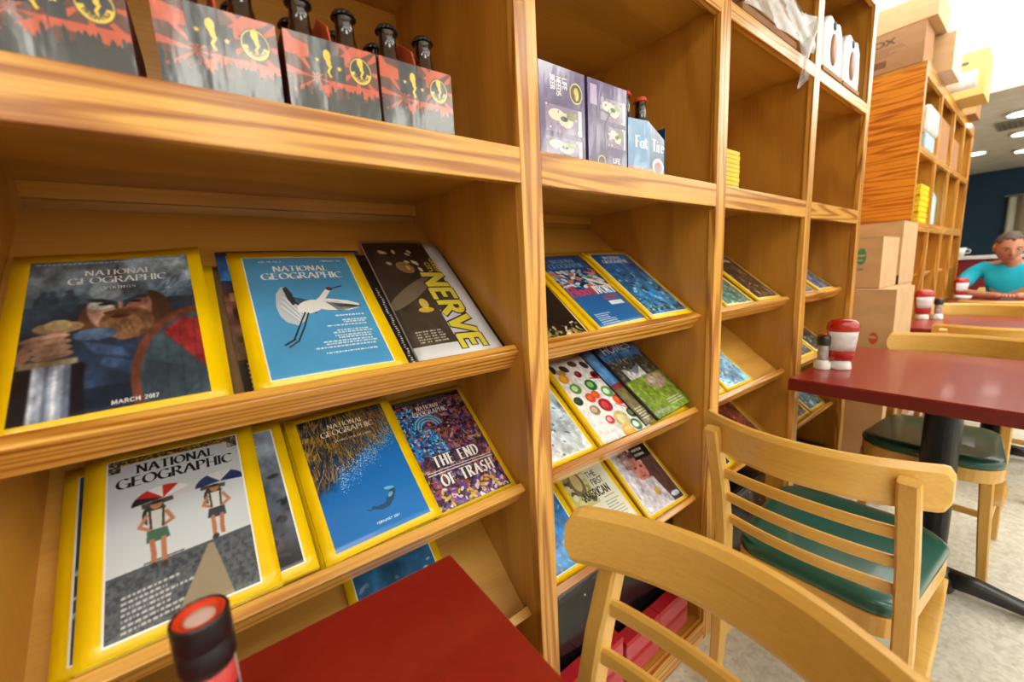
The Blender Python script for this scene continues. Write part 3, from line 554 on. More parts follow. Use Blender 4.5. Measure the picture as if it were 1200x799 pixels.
for a in ((-3, HX0-.031, -5, .7), (HX1+.031, 11.2, -5, .7), (HX0-.031, HX1+.031, -5, HY0-.031), (HX0-.031, HX1+.031, HY1+.031, .7)): box(bm, *a, CEIL, CEIL+.05)
struct('ceiling', bm, pc)
bm = NB(); 
for a in ((HX0-.03, HX1+.03, HY0-.03, HY0), (HX0-.03, HX1+.03, HY1, HY1+.03), (HX0-.03, HX0, HY0, HY1), (HX1, HX1+.03, HY0, HY1)): box(bm, *a, CEIL-.03, CEIL+.34)
struct('trim_1', bm, plain('coffer_trim', (214, 220, 200), .6))
bm = NB(); box(bm, HX0, HX1, HY0, HY1, CEIL+.30, CEIL+.33); o = struct('ceiling_light_diffuser', bm, emis('coffer_glow', (1.0, .98, .94), COFFER))
bm = NB(); box(bm, -3, 11.2, .62, .7, 0, CEIL); struct('wall_back', bm, plain('wall_cream', (206, 184, 146), .8, scale=5))
bm = NB(); box(bm, 11.1, 11.2, -5, .62, 0, CEIL); struct('wall_right', bm, plain('wall_navy', (8, 58, 92), .6, scale=5))
bm = NB(); box(bm, -3, 11.2, -5.1, -5, 0, CEIL); struct('wall_front', bm, plain('wall_front_paint', (214, 200, 176), .8, scale=5))
bm = NB(); box(bm, -3.1, -3, -5, .7, 0, CEIL); struct('wall_left', bm, plain('wall_cream', (206, 184, 146)))
# ceiling panels above the aisle (outside the frame, they light the shelves)
for x, y in [(x, -1.55) for x in (-1.6, -.1, 1.4)]+[(x, y) for y in (-2.95, -4.1) for x in (-1.6, -.1, 1.4, 2.9, 4.4, 5.9, 7.4)]:
    bm = NB(); box(bm, x-.3, x+.3, y-.45, y+.45, CEIL-.012, CEIL-.004); struct('ceiling_light_panel', bm, emis('panel_glow', (.99, .98, .88), LIGHT_PANEL))
# shop windows in the front wall, behind the camera
alu = plain('window_alu', (150, 146, 140), .4)
for k in range(5):
    x0 = -2.6+k*1.75; x1 = x0+1.6; bm = NB()
    box(bm, x0, x1, -4.995, -4.97, .95, 2.4); struct('window_%d' % (k+1), bm, emis('day_glow', (.93, .97, 1.0), WINDOW))
    bm = NB()
    for a in ((x0-.05, x0, .9, 2.45), (x1, x1+.05, .9, 2.45), (x0, x1, .9, .95), (x0, x1, 2.4, 2.45), ((x0+x1)/2-.02, (x0+x1)/2+.02, .95, 2.4)): box(bm, a[0], a[1], -4.999, -4.93, a[2], a[3])
    struct('trim_%d' % (k+2), bm, alu)
# small round downlights in the far ceiling and an air vent
for k, (x, y, lb) in enumerate(((8.6, .30, 'round white downlight over the end of the far bookcase'), (6.5, -.19, 'nearest of the round downlights at the right edge of the ceiling'), (7.7, -.17, 'middle one of the round downlights at the right edge of the ceiling'), (9.1, -.14, 'farthest of the round downlights at the right edge of the ceiling'))):
    r_ = thing('downlight', lb, 'downlight', (x, y, CEIL-.03), group='round downlights in the far ceiling')
    bm = NB(); lathe(bm, [(.10, .0), (.13, .0), (.13, .028), (.10, .028)], n=24); obj('ring', bm, plain('white_metal', (230, 230, 226), .4), r_)
    bm = NB(); lathe(bm, [(.001, -.006), (.099, -.006), (.099, .02), (.001, .02)], n=24); obj('lens', bm, emis('down_glow', (1, .95, .88), 9), r_)
v = thing('ceiling_vent', 'grey air vent in the far ceiling beside the downlights', 'vent', (7.1, -.12, CEIL-.02))
bm = NB(); box(bm, -.22, .22, -.14, .14, .008, .018); obj('vent_back', bm, plain('vent_dark', (110, 104, 98)), v)
bm = NB(); box(bm, -.22, .22, -.14, -.12, 0, .008); box(bm, -.22, .22, .12, .14, 0, .008); box(bm, -.22, -.2, -.12, .12, 0, .008); box(bm, .2, .22, -.12, .12, 0, .008); obj('vent_frame', bm, plain('vent_grey', (150, 142, 134)), v)
for k in range(6):
    bm = NB(); y = -.10+k*.04; box(bm, -.2, .2, y-.006, y+.006, .001, .007); obj('slat', bm, plain('vent_grey', (150, 142, 134)), v)

# ------------------------------------------------------------------ bookcases
def bookcase(label, stiles, name='bookcase', end_left=None, upper=True, tilts=(0, 1, 2), top=1.06):
    x0, x1 = stiles[0][0], stiles[-1][1]
    root = thing(name, label, 'bookcase', ((x0+x1)/2, .23, 0)); off = Matrix.Translation(-root.location)
    def part(nm, bm, mat, par=None, bev=0):
        bmesh.ops.transform(bm, matrix=off, verts=bm.verts); return obj(nm, bm, mat, par or root, bev=bev)
    D = .46
    for k, (a, b) in enumerate(stiles):
        bm = NB(); box(bm, a, b, 0, .019, 0, Z(top)); part('stile', bm, pineZ, bev=.0015)
        bm = NB(); box(bm, a+.003, b-.003, .019, D, 0, Z(top)); part('side_panel', bm, (orangeY if (k == 0 and end_left) else plyZ))
        if k == 0 and end_left:
            bm = NB(); box(bm, a-.004, a+.003, .0, D, 0, Z(top)); part('end_panel', bm, orangeY)
    bm = NB(); box(bm, x0, x1, 0.0, D, Z(top), Z(top)+.02); part('top_board', bm, plyX)
    for (a, b), (c, d) in zip(stiles, stiles[1:]):
        l, r = b, c
        for zt, zb in ((.206, .150), (.639, .600), (top, top-.05), (-1.078, -1.14)):
            bm = NB(); box(bm, l, r, .0005, .0185, Z(zb), Z(zt)-.0004); part('rail', bm, pineX, bev=.0015)
        l2, r2 = b-.003, c+.003
        for zt in (.2055, .6385, -1.0785):
            bm = NB(); box(bm, l2, r2, .019, D-.012, Z(zt-.02), Z(zt)-.0004); part('shelf', bm, plyX)
        bm = NB(); box(bm, l2, r2, D-.012, D, .04, Z(top)); part('back_panel', bm, plyX)
        bm = NB(); box(bm, l2, r2, D-.030, D-.012, Z(.160), Z(.185)); part('cleat', bm, plyX)
        for k in tilts:
            dn = .010 if k == 0 else 0; oy, oz = .058+SU*dn, -.140-STEP*k-CU*dn
            P = [(oy, oz), (oy+CU*.472, oz+SU*.472), (oy+CU*.472+SU*.014, oz+SU*.472-CU*.014), (oy+SU*.014, oz-CU*.014)]
            P = [(min(y, D-.031), z) for y, z in P]
            bm = NB(); prism(bm, [(y, Z(z)) for y, z in P], 'X', l2, r2); tp = part('tilted_shelf', bm, plyL)
            q = (.032, -.135-STEP*k); a1 = (q[0]+CU*.018, q[1]+SU*.018); b1 = (a1[0]+SU*.046, a1[1]-CU*.046); c1 = (q[0]+SU*.046, q[1]-CU*.046)
            bm = NB(); prism(bm, [(y, Z(z)) for y, z in (q, a1, b1, c1)], 'X', l2, r2)
            o = part('lip', bm, pineX, tp, bev=.002)
    return root
ST = [(-.74, -.69), (-.045, 0.0), (.595, .644), (1.223, 1.274), (1.843, 1.889)]
bookcase('long honey pine bookcase of open bays with slanted magazine shelves, nearest the camera', ST)
bookcase('far pine bookcase with a bright orange plywood end panel, beyond the stacked cartons', [(2.93, 2.972), (3.50, 3.54), (4.06, 4.10), (4.60, 4.64), (5.10, 5.14)], end_left=True)

# ------------------------------------------------------------------ magazines
yellow = plain('cover_yellow', YEL, .35, coat=.3, var=.02); paper = plain('page_edges', (232, 224, 206), .8, var=.06, scale=120); black_c = plain('cover_black', (24, 24, 26), .35, coat=.3)
blue_c = plain('cover_blue', (30, 100, 170), .35, coat=.3); grey_c = plain('newsprint', (200, 202, 208), .7); brown_c = plain('cover_brown', (120, 92, 60), .5); white_c = plain('cover_white', (232, 232, 230), .4, coat=.3)
GR = {0: 'magazines on the top slanted shelf', 1: 'magazines on the middle slanted shelf', 2: 'magazines on the lowest slanted shelf'}
def magazine(label, shelf, x, v, n0, w_, h, t_, rot, front, edge=yellow, bay='', curl=0, name='magazine', pages=True, bulge=.0015):
    if shelf == 0: x = x+.018*(x+.477); w_ *= 1.02; h *= 1.05; n0 = n0-.010
    pos = Vector((x, .058, Z(-.140-STEP*shelf)))+Vector((0, CU, SU))*v+Vector((0, -SU, CU))*(n0+.0012)
    M = Matrix(((1, 0, 0, pos.x), (0, CU, -SU, pos.y), (0, SU, CU, pos.z), (0, 0, 0, 1))) @ Matrix.Rotation(R(rot), 4, 'Z')
    root = thing(name, label, name if name == 'newspaper' else 'magazine', M=M, group=GR[shelf]+bay)
    bm = NB(); uvl = bm.loops.layers.uv.new('UVMap'); nx, ny = 10, 12; g = {}
    for i in range(nx+1):
        for j in range(ny+1):
            a, b = i/nx, j/ny; z = t_+bulge*math.sin(math.pi*a)*1.0+curl*(a**2.2)*(b**1.6)+.0008*math.sin(5*b+x*9)*a
            g[i, j] = bm.verts.new((a*w_, b*h, z))
    for i in range(nx):
        for j in range(ny):
            f = bm.faces.new((g[i, j], g[i+1, j], g[i+1, j+1], g[i, j+1])); f.smooth = True
            for lp, (a, b) in zip(f.loops, ((i, j), (i+1, j), (i+1, j+1), (i, j+1))): lp[uvl].uv = (a/nx, b/ny)
    b0 = [bm.verts.new((0, j/ny*h, 0)) for j in range(ny+1)]
    for j in range(ny): bm.faces.new((b0[j], g[0, j], g[0, j+1], b0[j+1])).material_index = 1
    c0 = bm.verts.new((w_, 0, 0)); c1 = bm.verts.new((w_, h, 0)); bm.faces.new([b0[0], c0, c1]+b0[:0:-1]).material_index = 1
    me = bpy.data.meshes.new('cover'); bm.to_mesh(me); bm.free(); me.materials.append(front); me.materials.append(edge)
    o = bpy.data.objects.new('cover', me); COL.objects.link(o); o.parent = root
    s = o.modifiers.new('thick', 'SOLIDIFY'); s.thickness = .0004; s.offset = 0
    if pages:
        bm = NB(); e = .0016; n_ = 8; top = {}; bot = {}
        for i in range(n_+1):
            for j in range(n_+1):
                a, b = i/n_, j/n_; xx, yy = e*.3+a*(w_-e*1.3), e+b*(h-2*e); z = t_+bulge*math.sin(math.pi*a)+curl*.8*(a**2.2)*(b**1.6)-.0012
                top[i, j] = bm.verts.new((xx, yy, max(.0012, z))); bot[i, j] = bm.verts.new((xx, yy, .0008))
        for i in range(n_):
            for j in range(n_):
                bm.faces.new((top[i, j], top[i+1, j], top[i+1, j+1], top[i, j+1])); bm.faces.new((bot[i, j], bot[i, j+1], bot[i+1, j+1], bot[i+1, j]))
            bm.faces.new((top[i, 0], bot[i, 0], bot[i+1, 0], top[i+1, 0])); bm.faces.new((top[i, n_], top[i+1, n_], bot[i+1, n_], bot[i, n_])); bm.faces.new((top[0, i], top[0, i+1], bot[0, i+1], bot[0, i])); bm.faces.new((top[n_, i], bot[n_, i], bot[n_, i+1], top[n_, i+1]))
        obj('pages', bm, paper, root)
    return root
def lay(key, *a, **k): return pm(key, art_sea2, *a, **k)
B1, B2, B3, B4 = ' in the first bay', ' in the second bay', ' in the third bay', ' in the fourth bay'
# first bay, top slanted shelf
magazine('yellow magazine mostly hidden under the warrior cover, white page edges showing at its right', 0, -.662, .001, .0, .190, .288, .005, -.3, yellow, bay=B1)
magazine('curled yellow-bordered magazine with a bearded warrior, sword and round shield on the cover', 0, -.672, .001, .0075, .196, .303, .006, 1.4, pm('warrior', art_warrior), bay=B1, curl=.014)
magazine('brown-edged magazine standing in the gap between the warrior and crane covers', 0, -.474, .001, .0, .192, .284, .0035, .4, brown_c, brown_c, bay=B1)
magazine('blue town magazine lying behind the white crane cover, its masthead and left strip showing', 0, -.460, .001, .0040, .232, .318, .004, .5, pm('town', art_town), blue_c, bay=B1)
magazine('yellow-bordered magazine with a white crane flying on a sky blue cover', 0, -.450, .001, .0125, .203, .301, .006, -.4, pm('crane', art_crane), bay=B1)
magazine('black-covered magazine whose dotted edge shows left of the folded newspaper', 0, -.246, .001, .0090, .19, .300, .003, -1.2, pm('dark', art_dark), black_c, bay=B1)
magazine('folded newspaper with NERVE in yellow letters running down its dark front', 0, -.230, .001, .0130, .162, .338, .006, -1.6, pm('nerve', art_nerve), grey_c, bay=B1, name='newspaper', bulge=.004)
# first bay, middle slanted shelf
magazine('yellow magazine under the two hikers cover, its border showing at the left wall', 1, -.672, .002, .0, .18, .27, .008, .6, lay('teal', 3, (30, 90, 110), (20, 60, 80)), bay=B1)
magazine('dark magazine with cover lines showing between the hikers and ocean covers', 1, -.602, .002, .0095, .196, .268, .006, 1.2, pm('dusk', art_sea2, 17, (150, 170, 190), (40, 40, 46), ((40, 40, 44), (60, 56, 60), (90, 80, 84)), (240, 240, 240), 90, .35), bay=B1)
magazine('yellow-bordered magazine with two hikers carrying umbrellas on a pale cover', 1, -.650, .001, .017, .197, .270, .008, .2, pm('umbrella', art_umbrella), bay=B1)
magazine('yellow magazine edge showing just left of the ocean cover', 1, -.404, .001, .0, .18, .266, .005, 1.2, yellow, bay=B1)
magazine('yellow-bordered magazine with kelp and a seal in deep blue water', 1, -.398, .001, .0070, .188, .268, .007, 1.6, pm('ocean', art_ocean), bay=B1)
magazine('yellow-bordered magazine reading THE END OF TRASH over tangled rubbish', 1, -.2185, .001, .0, .172, .266, .005, .3, pm('trash', art_trash), bay=B1)
# first bay, lowest slanted shelf
magazine('blue and grey magazine half hidden by the near red table, below the ocean cover', 2, -.352, .001, .0, .19, .272, .008, 0, lay('berg', 31, (60, 140, 200), (20, 80, 130), ((150, 170, 200), (220, 225, 235), (60, 90, 150)), n=90), bay=B1)
# second bay, top slanted shelf
magazine('black magazine with gold specks at the left end of the top slanted shelf', 0, .006, .001, .0, .182, .288, .004, -.6, lay('gold', 41, (20, 20, 22), (14, 14, 14), ((200, 180, 100), (150, 130, 60), (240, 230, 200)), (200, 190, 60), 60, y0=.8), bay=B2)
magazine('yellow magazine under the left side of the Blood IVORY cover', 0, .178, .001, .0050, .196, .285, .004, 1.2, yellow, bay=B2)
magazine('yellow-bordered magazine with red Blood and white IVORY lettering on blue', 0, .196, .001, .0100, .200, .290, .005, 2.2, pm('ivory', art_ivory), bay=B2)
magazine('bottom yellow magazine of the stack at the right end of the top slanted shelf', 0, .384, .001, .0, .188, .284, .009, .3, yellow, bay=B2)
magazine('middle yellow magazine of the stack under the blue coast cover', 0, .376, .001, .0165, .190, .284, .003, 1.0, yellow, bay=B2)
magazine('yellow-bordered magazine with a blue coast scene, topmost of its stack', 0, .380, .001, .0210, .192, .285, .005, .2, lay('coast', 51, (24, 100, 180), (40, 130, 190), ((40, 50, 50), (24, 40, 50), (90, 120, 70), (150, 190, 200))), bay=B2)
# second bay, middle slanted shelf
magazine('yellow-bordered magazine with a pale blue icy cover at the left stile', 1, .006, .001, .0, .188, .266, .007, -.4, pm('ice', art_sea2, 61, (120, 150, 180), (226, 232, 238), ((230, 236, 240), (60, 90, 120), (200, 214, 226)), (240, 240, 240), 70, .2, .95), bay=B2)
magazine('white magazine scattered with fruit and vegetables beside the icy cover', 1, .196, .004, .008, .190, .262, .008, -1.2, pm('fruit', art_fruit), bay=B2)
magazine('magazine with a blue and brown left strip, under the homes cover', 1, .368, .003, .0165, .19, .268, .005, 4.5, pm('strip', art_strip), black_c, bay=B2)
magazine('home magazine with a farmhouse and green lawn on the cover', 1, .408, .002, .0235, .182, .268, .007, 4.0, pm('homes', art_homes), black_c, bay=B2)
magazine('blue-edged magazine behind the right side of the farmhouse cover', 1, .398, .003, .0, .186, .262, .007, 0, pm('bluebk', art_sea2, 71, (110, 160, 210), (130, 110, 90)), blue_c, bay=B2)
# second bay, lowest slanted shelf
magazine('yellow-bordered magazine with a bright blue underwater cover by the left stile', 2, .004, .001, .0, .186, .268, .006, -.3, lay('sea', 81, (20, 120, 210), (30, 140, 220), ((140, 200, 240), (20, 70, 120)), n=40), bay=B2)
magazine('yellow-bordered magazine lettered THE FIRST AMERICAN on pale green', 2, .197, .001, .0, .188, .268, .007, -.6, pm('american', art_american), bay=B2)
magazine('yellow-bordered magazine with a painted face and white cover lines', 2, .391, .001, .0075, .190, .266, .007, -1.6, pm('face', art_face), bay=B2)
# third bay
magazine('teal and yellow magazine at the left of the top slanted shelf in the third bay', 0, .66, .003, .0, .16, .268, .007, 0, lay('t3', 91, (60, 130, 150), (30, 90, 120)), bay=B3)
magazine('yellow-bordered magazine with a green river scene in the third bay', 0, .785, .003, .0080, .19, .268, .007, -2, lay('t4', 92, (70, 140, 170), (60, 110, 90), ((90, 150, 160), (200, 200, 160))), bay=B3)
magazine('yellow magazine lying below the brown wildlife cover in the third bay', 0, .975, .003, .0, .19, .268, .006, -1, yellow, bay=B3)
magazine('yellow-bordered magazine with a brown wildlife cover, right end of the third bay', 0, .988, .003, .016, .19, .268, .006, -2, lay('t5', 93, (90, 76, 60), (54, 44, 40), ((200, 180, 140), (30, 26, 26), (140, 90, 50))), bay=B3)
magazine('blue magazine at the left of the middle slanted shelf in the third bay', 1, .655, .002, .0, .16, .266, .006, 0, lay('t6', 94, (60, 120, 190), (150, 190, 220)), bay=B3)
magazine('yellow-bordered magazine with a skier on a pale blue cover', 1, .822, .002, .0, .19, .268, .008, -1, lay('t7', 95, (190, 206, 230), (110, 180, 220), ((60, 70, 150), (230, 235, 240), (90, 90, 140)), n=60), bay=B3)
magazine('red-brown patterned magazine with a yellow border on the lowest shelf of the third bay', 2, 1.0, .002, .0, .19, .268, .008, 0, lay('t8', 96, (150, 70, 50), (110, 50, 40), ((190, 110, 80), (90, 34, 30)), n=240, y0=.06), bay=B3)
magazine('dark yellow-bordered magazine by the left stile on the lowest shelf of the third bay', 2, .70, .002, .0, .19, .268, .008, 0, lay('t9', 97, (60, 50, 46), (34, 30, 30)), bay=B3)
# fourth bay
magazine('blue magazine with a yellow border at the left of the fourth bay', 0, 1.40, .003, .0, .19, .268, .007, 0, lay('f1', 101, (60, 110, 180), (90, 90, 140)), bay=B4)
magazine('yellow magazine under the blue landscape cover in the fourth bay', 0, 1.585, .003, .0, .19, .268, .006, 0, yellow, bay=B4)
magazine('yellow-bordered magazine with a blue landscape at the right of the fourth bay', 0, 1.598, .003, .0105, .19, .268, .006, -1, lay('f2', 102, (50, 110, 190), (40, 70, 130)), bay=B4)
magazine('dark grey magazine with a yellow border at the left of the middle shelf, fourth bay', 1, 1.44, .002, .0, .19, .268, .008, 0, lay('f3', 103, (60, 66, 76), (40, 44, 50)), bay=B4)
magazine('dark magazine with a yellow border behind the ketchup bottle, fourth bay', 1, 1.645, .002, .0, .185, .268, .008, -1, lay('f4', 104, (54, 56, 66), (30, 34, 40)), bay=B4)
magazine('purple and blue magazine on the lowest shelf of the fourth bay', 2, 1.42, .002, .0, .19, .268, .008, 0, lay('f5', 105, (60, 60, 110), (100, 100, 140)), bay=B4)
magazine('pale blue magazine with a yellow border on the lowest shelf of the fourth bay', 2, 1.625, .002, .0, .19, .268, .008, 0, lay('f6', 106, (130, 180, 200), (90, 130, 150)), bay=B4)

# ------------------------------------------------------------------ beer cartons and bottles on the upper shelf
SH = Z(.2052)
glass = plain('brown_glass', (38, 16, 8), .08, var=.02, spec=.7, coat=.6); cap_b = plain('black_cap', (16, 16, 18), .35, coat=.4); cap_r = plain('red_cap', (206, 70, 40), .35, coat=.3)
kraft = plain('carton_inside', (120, 52, 34), .7)
def bottle_proto():
    r_ = thing('beer_bottle', '', 'bottle')
    bm = NB(); lathe(bm, [(.001, 0), (.019, 0), (.0205, .003), (.0205, .062), (.019, .072), (.0125, .086), (.0098, .098), (.0088, .118), (.0100, .119), (.0100, .123), (.001, .1235)], n=20); obj('glass', bm, glass, r_)
    bm = NB(); n = 36; prof = [(.0100, .1188), (.0120, .1195), (.0112, .1235), (.0095, .1262), (.001, .1268)]; rg = []
    for r0, z in prof: rg.append([bm.verts.new(((r0+(.0011 if (i % 2 and z < .121) else 0))*math.cos(2*math.pi*i/n), (r0+(.0011 if (i % 2 and z < .121) else 0))*math.sin(2*math.pi*i/n), z)) for i in range(n)])
    for a, b in zip(rg, rg[1:]):
        for i in range(n): bm.faces.new((a[i], a[(i+1) % n], b[(i+1) % n], b[i]))
    bm.faces.new(rg[-1]); bm.faces.new(rg[0][::-1]); obj('crown_cap', bm, cap_b, r_)
    return r_
proto = bottle_proto(); used = [False]
def bottle(x, y, label, group, red=False, s=1.0):
    if not used[0]: used[0] = True; b = proto; b.location = (x, y, SH+.003); b['label'] = label; b['group'] = group
    else: b = dup(proto, (x, y, SH+.003), 0, label, group)
    if red:
        for c in b.children:
            if c.name.startswith('crown_cap'): c.data = c.data.copy(); c.data.materials[0] = cap_r
    b.scale = (s, s, s); return b
def carton(cx, wd, hh, depth, name, label, mat, inner, y0=.003, divider=True, panel_h=None, fold=0, group=None):
    r_ = thing(name, label, 'carton', (cx, y0+depth/2, SH), group=group); q = wd/2; e = .0012; d = depth/2
    bm = NB(); box(bm, -q, q, -d+.002, d, 0, .0015); box(bm, -q, -q+e, -d+.002, d, .0015, hh); box(bm, q-e, q, -d+.002, d, .0015, hh); box(bm, -q+e, q-e, d-e, d, .0015, hh); obj('tray', bm, inner, r_)
    bm = NB(); uvl = bm.loops.layers.uv.new('UVMap'); ph = panel_h or [hh, hh, hh]
    xs = [-q, 0, q]; ys = [-d+fold, -d, -d+fold]; V = [[bm.verts.new((xs[i], ys[i], 0)), bm.verts.new((xs[i], ys[i], ph[i]))] for i in range(3)]
    mh = max(ph)
    for i in (0, 1):
        f = bm.faces.new((V[i][0], V[i+1][0], V[i+1][1], V[i][1]))
        for lp, uv in zip(f.loops, ((i/2, 0), ((i+1)/2, 0), ((i+1)/2, ph[i+1]/mh), (i/2, ph[i]/mh))): lp[uvl].uv = uv
    o = obj('front_panel', bm, mat, r_); s = o.modifiers.new('thick', 'SOLIDIFY'); s.thickness = .0008; s.offset = -1
    if divider:
        bm = NB(); prism(bm, [(-d+.003, .002), (-d+.003, hh+.001), (-d+.012, hh+.022), (-d+.05, hh+.048), (d-.05, hh+.048), (d-.004, hh), (d-.004, .002)], 'X', -.001, .001); obj('divider', bm, plain('carton_orange', (196, 78, 40), .6), r_)
    return r_
CN = ['leftmost sunburst carton', 'second sunburst carton from left', 'third sunburst carton from left', 'rightmost sunburst carton']
burst = pm('burst', art_burst)
for k, (a, b) in enumerate(((-.610, -.504), (-.486, -.381), (-.374, -.270), (-.266, -.163))):
    c = (a+b)/2
    carton(c, b-a, .080, .165, 'beer_carton', 'bottle carton with a gold seal on its end, '+CN[k], burst, kraft, group='sunburst cartons on the upper shelf')
    for s_, sn in ((-1, 'left'), (1, 'right')):
        for j, (yy, rn) in enumerate(((.032, 'front'), (.085, 'second row'))):
            bottle(c+s_*.026, yy, 'brown bottle, %s %s in the %s' % (rn, sn, CN[k]), 'bottles in the sunburst cartons').scale = (1.2, 1.2, 1.02)
def solid_carton(x0, x1, hh, depth, label, mat):
    q = (x1-x0)/2; r_ = thing('can_carton', label, 'carton', ((x0+x1)/2, .003+depth/2, SH), group='purple can cartons on the upper shelf')
    bm = NB(); box(bm, -q, q, -depth/2+.0012, depth/2, 0, hh); obj('carton_body', bm, plain('purple_card', (84, 64, 122), .45, coat=.2), r_, bev=.0015)
    bm = NB(); uvl = bm.loops.layers.uv.new('UVMap'); vs = [bm.verts.new(p) for p in ((-q, -depth/2, 0), (q, -depth/2, 0), (q, -depth/2, hh), (-q, -depth/2, hh))]; f = bm.faces.new(vs)
    for lp, uv in zip(f.loops, ((0, 0), (1, 0), (1, 1), (0, 1))): lp[uvl].uv = uv
    o = obj('front_panel', bm, mat, r_); s = o.modifiers.new('thick', 'SOLIDIFY'); s.thickness = .001; s.offset = -1
solid_carton(.003, .113, .144, .2, 'purple can carton reading LIFE NEEDS BEER beside the pine stile', pm('purple1', art_purple, 1))
solid_carton(.121, .234, .144, .2, 'purple can carton with a torn opening line, between its lettered twin and the blue carton', pm('purple2', art_purple, 2))
carton(.306, .132, .098, .13, 'beer_carton', 'blue bottle carton lettered Fat Tire, right of the purple cartons', pm('tire', art_tire), plain('blue_card', (24, 60, 110), .5), y0=.003, divider=False, panel_h=[.098, .101, .072], fold=.003)
bottle(.274, .040, 'red-capped brown bottle at the left of the blue carton', 'bottles in the blue carton', True, 1.26)
bottle(.330, .040, 'red-capped brown bottle in the middle of the blue carton', 'bottles in the blue carton', True, 1.26)
# stack of yellow booklets in the third bay
for k in range(9):
    o_ = NB(); dx = random.uniform(-.003, .003); x0, x1 = .648+abs(dx), .762+dx; box(o_, x0, x1, .02, .20, SH+.0003+k*.0115, SH+.0003+k*.0115+.0108)
    q = obj('booklet', o_, plain('booklet_yellow', (226, 196, 30), .5), bev=.001); recenter(q)
    tag(q, 'yellow booklet lying flat in the third bay, %s of its stack' % ['bottom one', 'second from the bottom', 'third from the bottom', 'fourth from the bottom', 'middle one', 'fourth from the top', 'third from the top', 'second from the top', 'top one'][k], 'booklet', 'stack of yellow booklets in the third bay')

# packs on the top shelf of bays three and four
TS = Z(.6385); film = plain('clear_film', (226, 230, 232), .12, var=.03, alpha=.45, coat=.6); kraftb = plain('kraft_board', (176, 130, 92), .75, scale=12)
def film_sheet(bm, f, n=16, m=10):
    g = {(i, j): bm.verts.new(f(i/n, j/m)) for i in range(n+1) for j in range(m+1)}
    for i in range(n):
        for j in range(m): bm.faces.new((g[i, j], g[i+1, j], g[i+1, j+1], g[i, j+1])).smooth = True
r_ = thing('tray_pack', 'cardboard trays in torn clear plastic hanging over the top shelf edge of the third bay', 'package', (.90, .10, TS))
for k in range(4):
    bm = NB(); box(bm, -.2+k*.004, .16-k*.003, -.10, .10, .002+k*.022, .020+k*.022); obj('tray', bm, kraftb, r_, bev=.002)
bm = NB(); film_sheet(bm, lambda a, b: (-.22+a*.46+.006*math.sin(9*b), -.112-.010*abs(math.sin(7*a+4*b)), .002+b*(.11+.02*math.sin(6*a)))); obj('film_front', bm, film, r_)
bm = NB(); film_sheet(bm, lambda a, b: (-.22+a*.44, -.112+b*.2, .112+.016*math.sin(7*a+2*b)+.006*math.sin(19*a))); obj('film_top', bm, film, r_)
bm = NB(); film_sheet(bm, lambda a, b: (.17+a*.10*(1-b*.7)-.02*b, -.118-.012*math.sin(3+6*a+5*b), .10-b*.20+.01*math.sin(8*a))); obj('film_tail', bm, film, r_)
wp = plain('white_pack', (232, 232, 228), .35, coat=.4, bump=.3, scale=40); bl = plain('pack_brown', (170, 112, 80), .5); bk = plain('pack_black', (30, 40, 44), .5)
for k, (x, lb) in enumerate(((1.385, 'white bread-like pack with a brown oval beside the third stile'), (1.60, 'white pack with a brown oval at the right end of the top shelf'))):
    r_ = thing('cup_pack', lb, 'package', (x, .085, TS), group='white packs on the top shelf of the fourth bay')
    bm = NB(); prism(bm, [(-.095, .0), (.10, .0), (.105, .06), (.095, .15), (.06, .19), (.02, .175), (-.03, .19), (-.07, .175), (-.10, .15), (-.10, .05)], 'Y', -.085, .10); obj('bag', bm, wp, r_, bev=.012, seg=3)
    bm = NB(); lathe(bm, [(.001, 0), (.038, 0), (.038, .002), (.001, .002)], n=24, M=Matrix.Translation((.0, -.085, .085)) @ Matrix.Rotation(R(90), 4, 'X') @ Matrix.Diagonal((.8, 1.35, 1, 1))); obj('oval_print', bm, bl, r_)
    bm = NB(); lathe(bm, [(.001, 0), (.014, 0), (.014, .002), (.001, .002)], n=12, M=Matrix.Translation((.0, -.085, .16)) @ Matrix.Rotation(R(90), 4, 'X')); obj('mark', bm, bk, r_)
    for j in range(5):
        bm = NB(); lathe(bm, [(.001, 0), (.014, 0), (.018, .02), (.006, .034), (.001, .034)], c=(-.08+j*.04, 0, .158), n=10); obj('ruffle', bm, wp, r_)
    bm = NB(); box(bm, -.097, .102, -.088, .10, .0005, .014); obj('bottom_board', bm, kraftb, r_)

# ------------------------------------------------------------------ bottom of the bookcase
FB = Z(-1.0785)
pink = plain('pink_card', (206, 84, 96), .4, coat=.2, scale=18, var=.1); red = plain('red_lid', (186, 20, 34), .4, coat=.2)
def pinkbox(x0, x1, y0, y1, z0, z1, label):
    r_ = thing('pink_carton', label, 'carton', ((x0+x1)/2, (y0+y1)/2, z0), group='pink cartons in the base of the second bay'); a, d, h = (x1-x0)/2, (y1-y0)/2, z1-z0
    bm = NB(); box(bm, -a, a, -d, d, 0, h-.014); obj('carton_body', bm, pink, r_, bev=.002)
    bm = NB(); box(bm, -a-.001, a+.001, -d-.001, d, h-.014, h); obj('lid', bm, red, r_, bev=.002)
for x0, x1, top, nm in ((.030, .130, .150, 'at the foot of the left stile'), (.134, .248, .150, 'second from the left in the base'), (.262, .408, .118, 'third from the left in the base'), (.412, .556, .118, 'at the right of the base')):
    m_ = top/2
    pinkbox(x0, x1, .032, .068, FB+.001, FB+m_-.001, 'pink carton with a red lid %s, bottom one' % nm)
    pinkbox(x0, x1, .032, .068, FB+m_, FB+top, 'pink carton with a red lid %s, stacked on top' % nm)
blk = plain('black_plastic', (16, 18, 20), .25, coat=.3, bump=.6, scale=14)
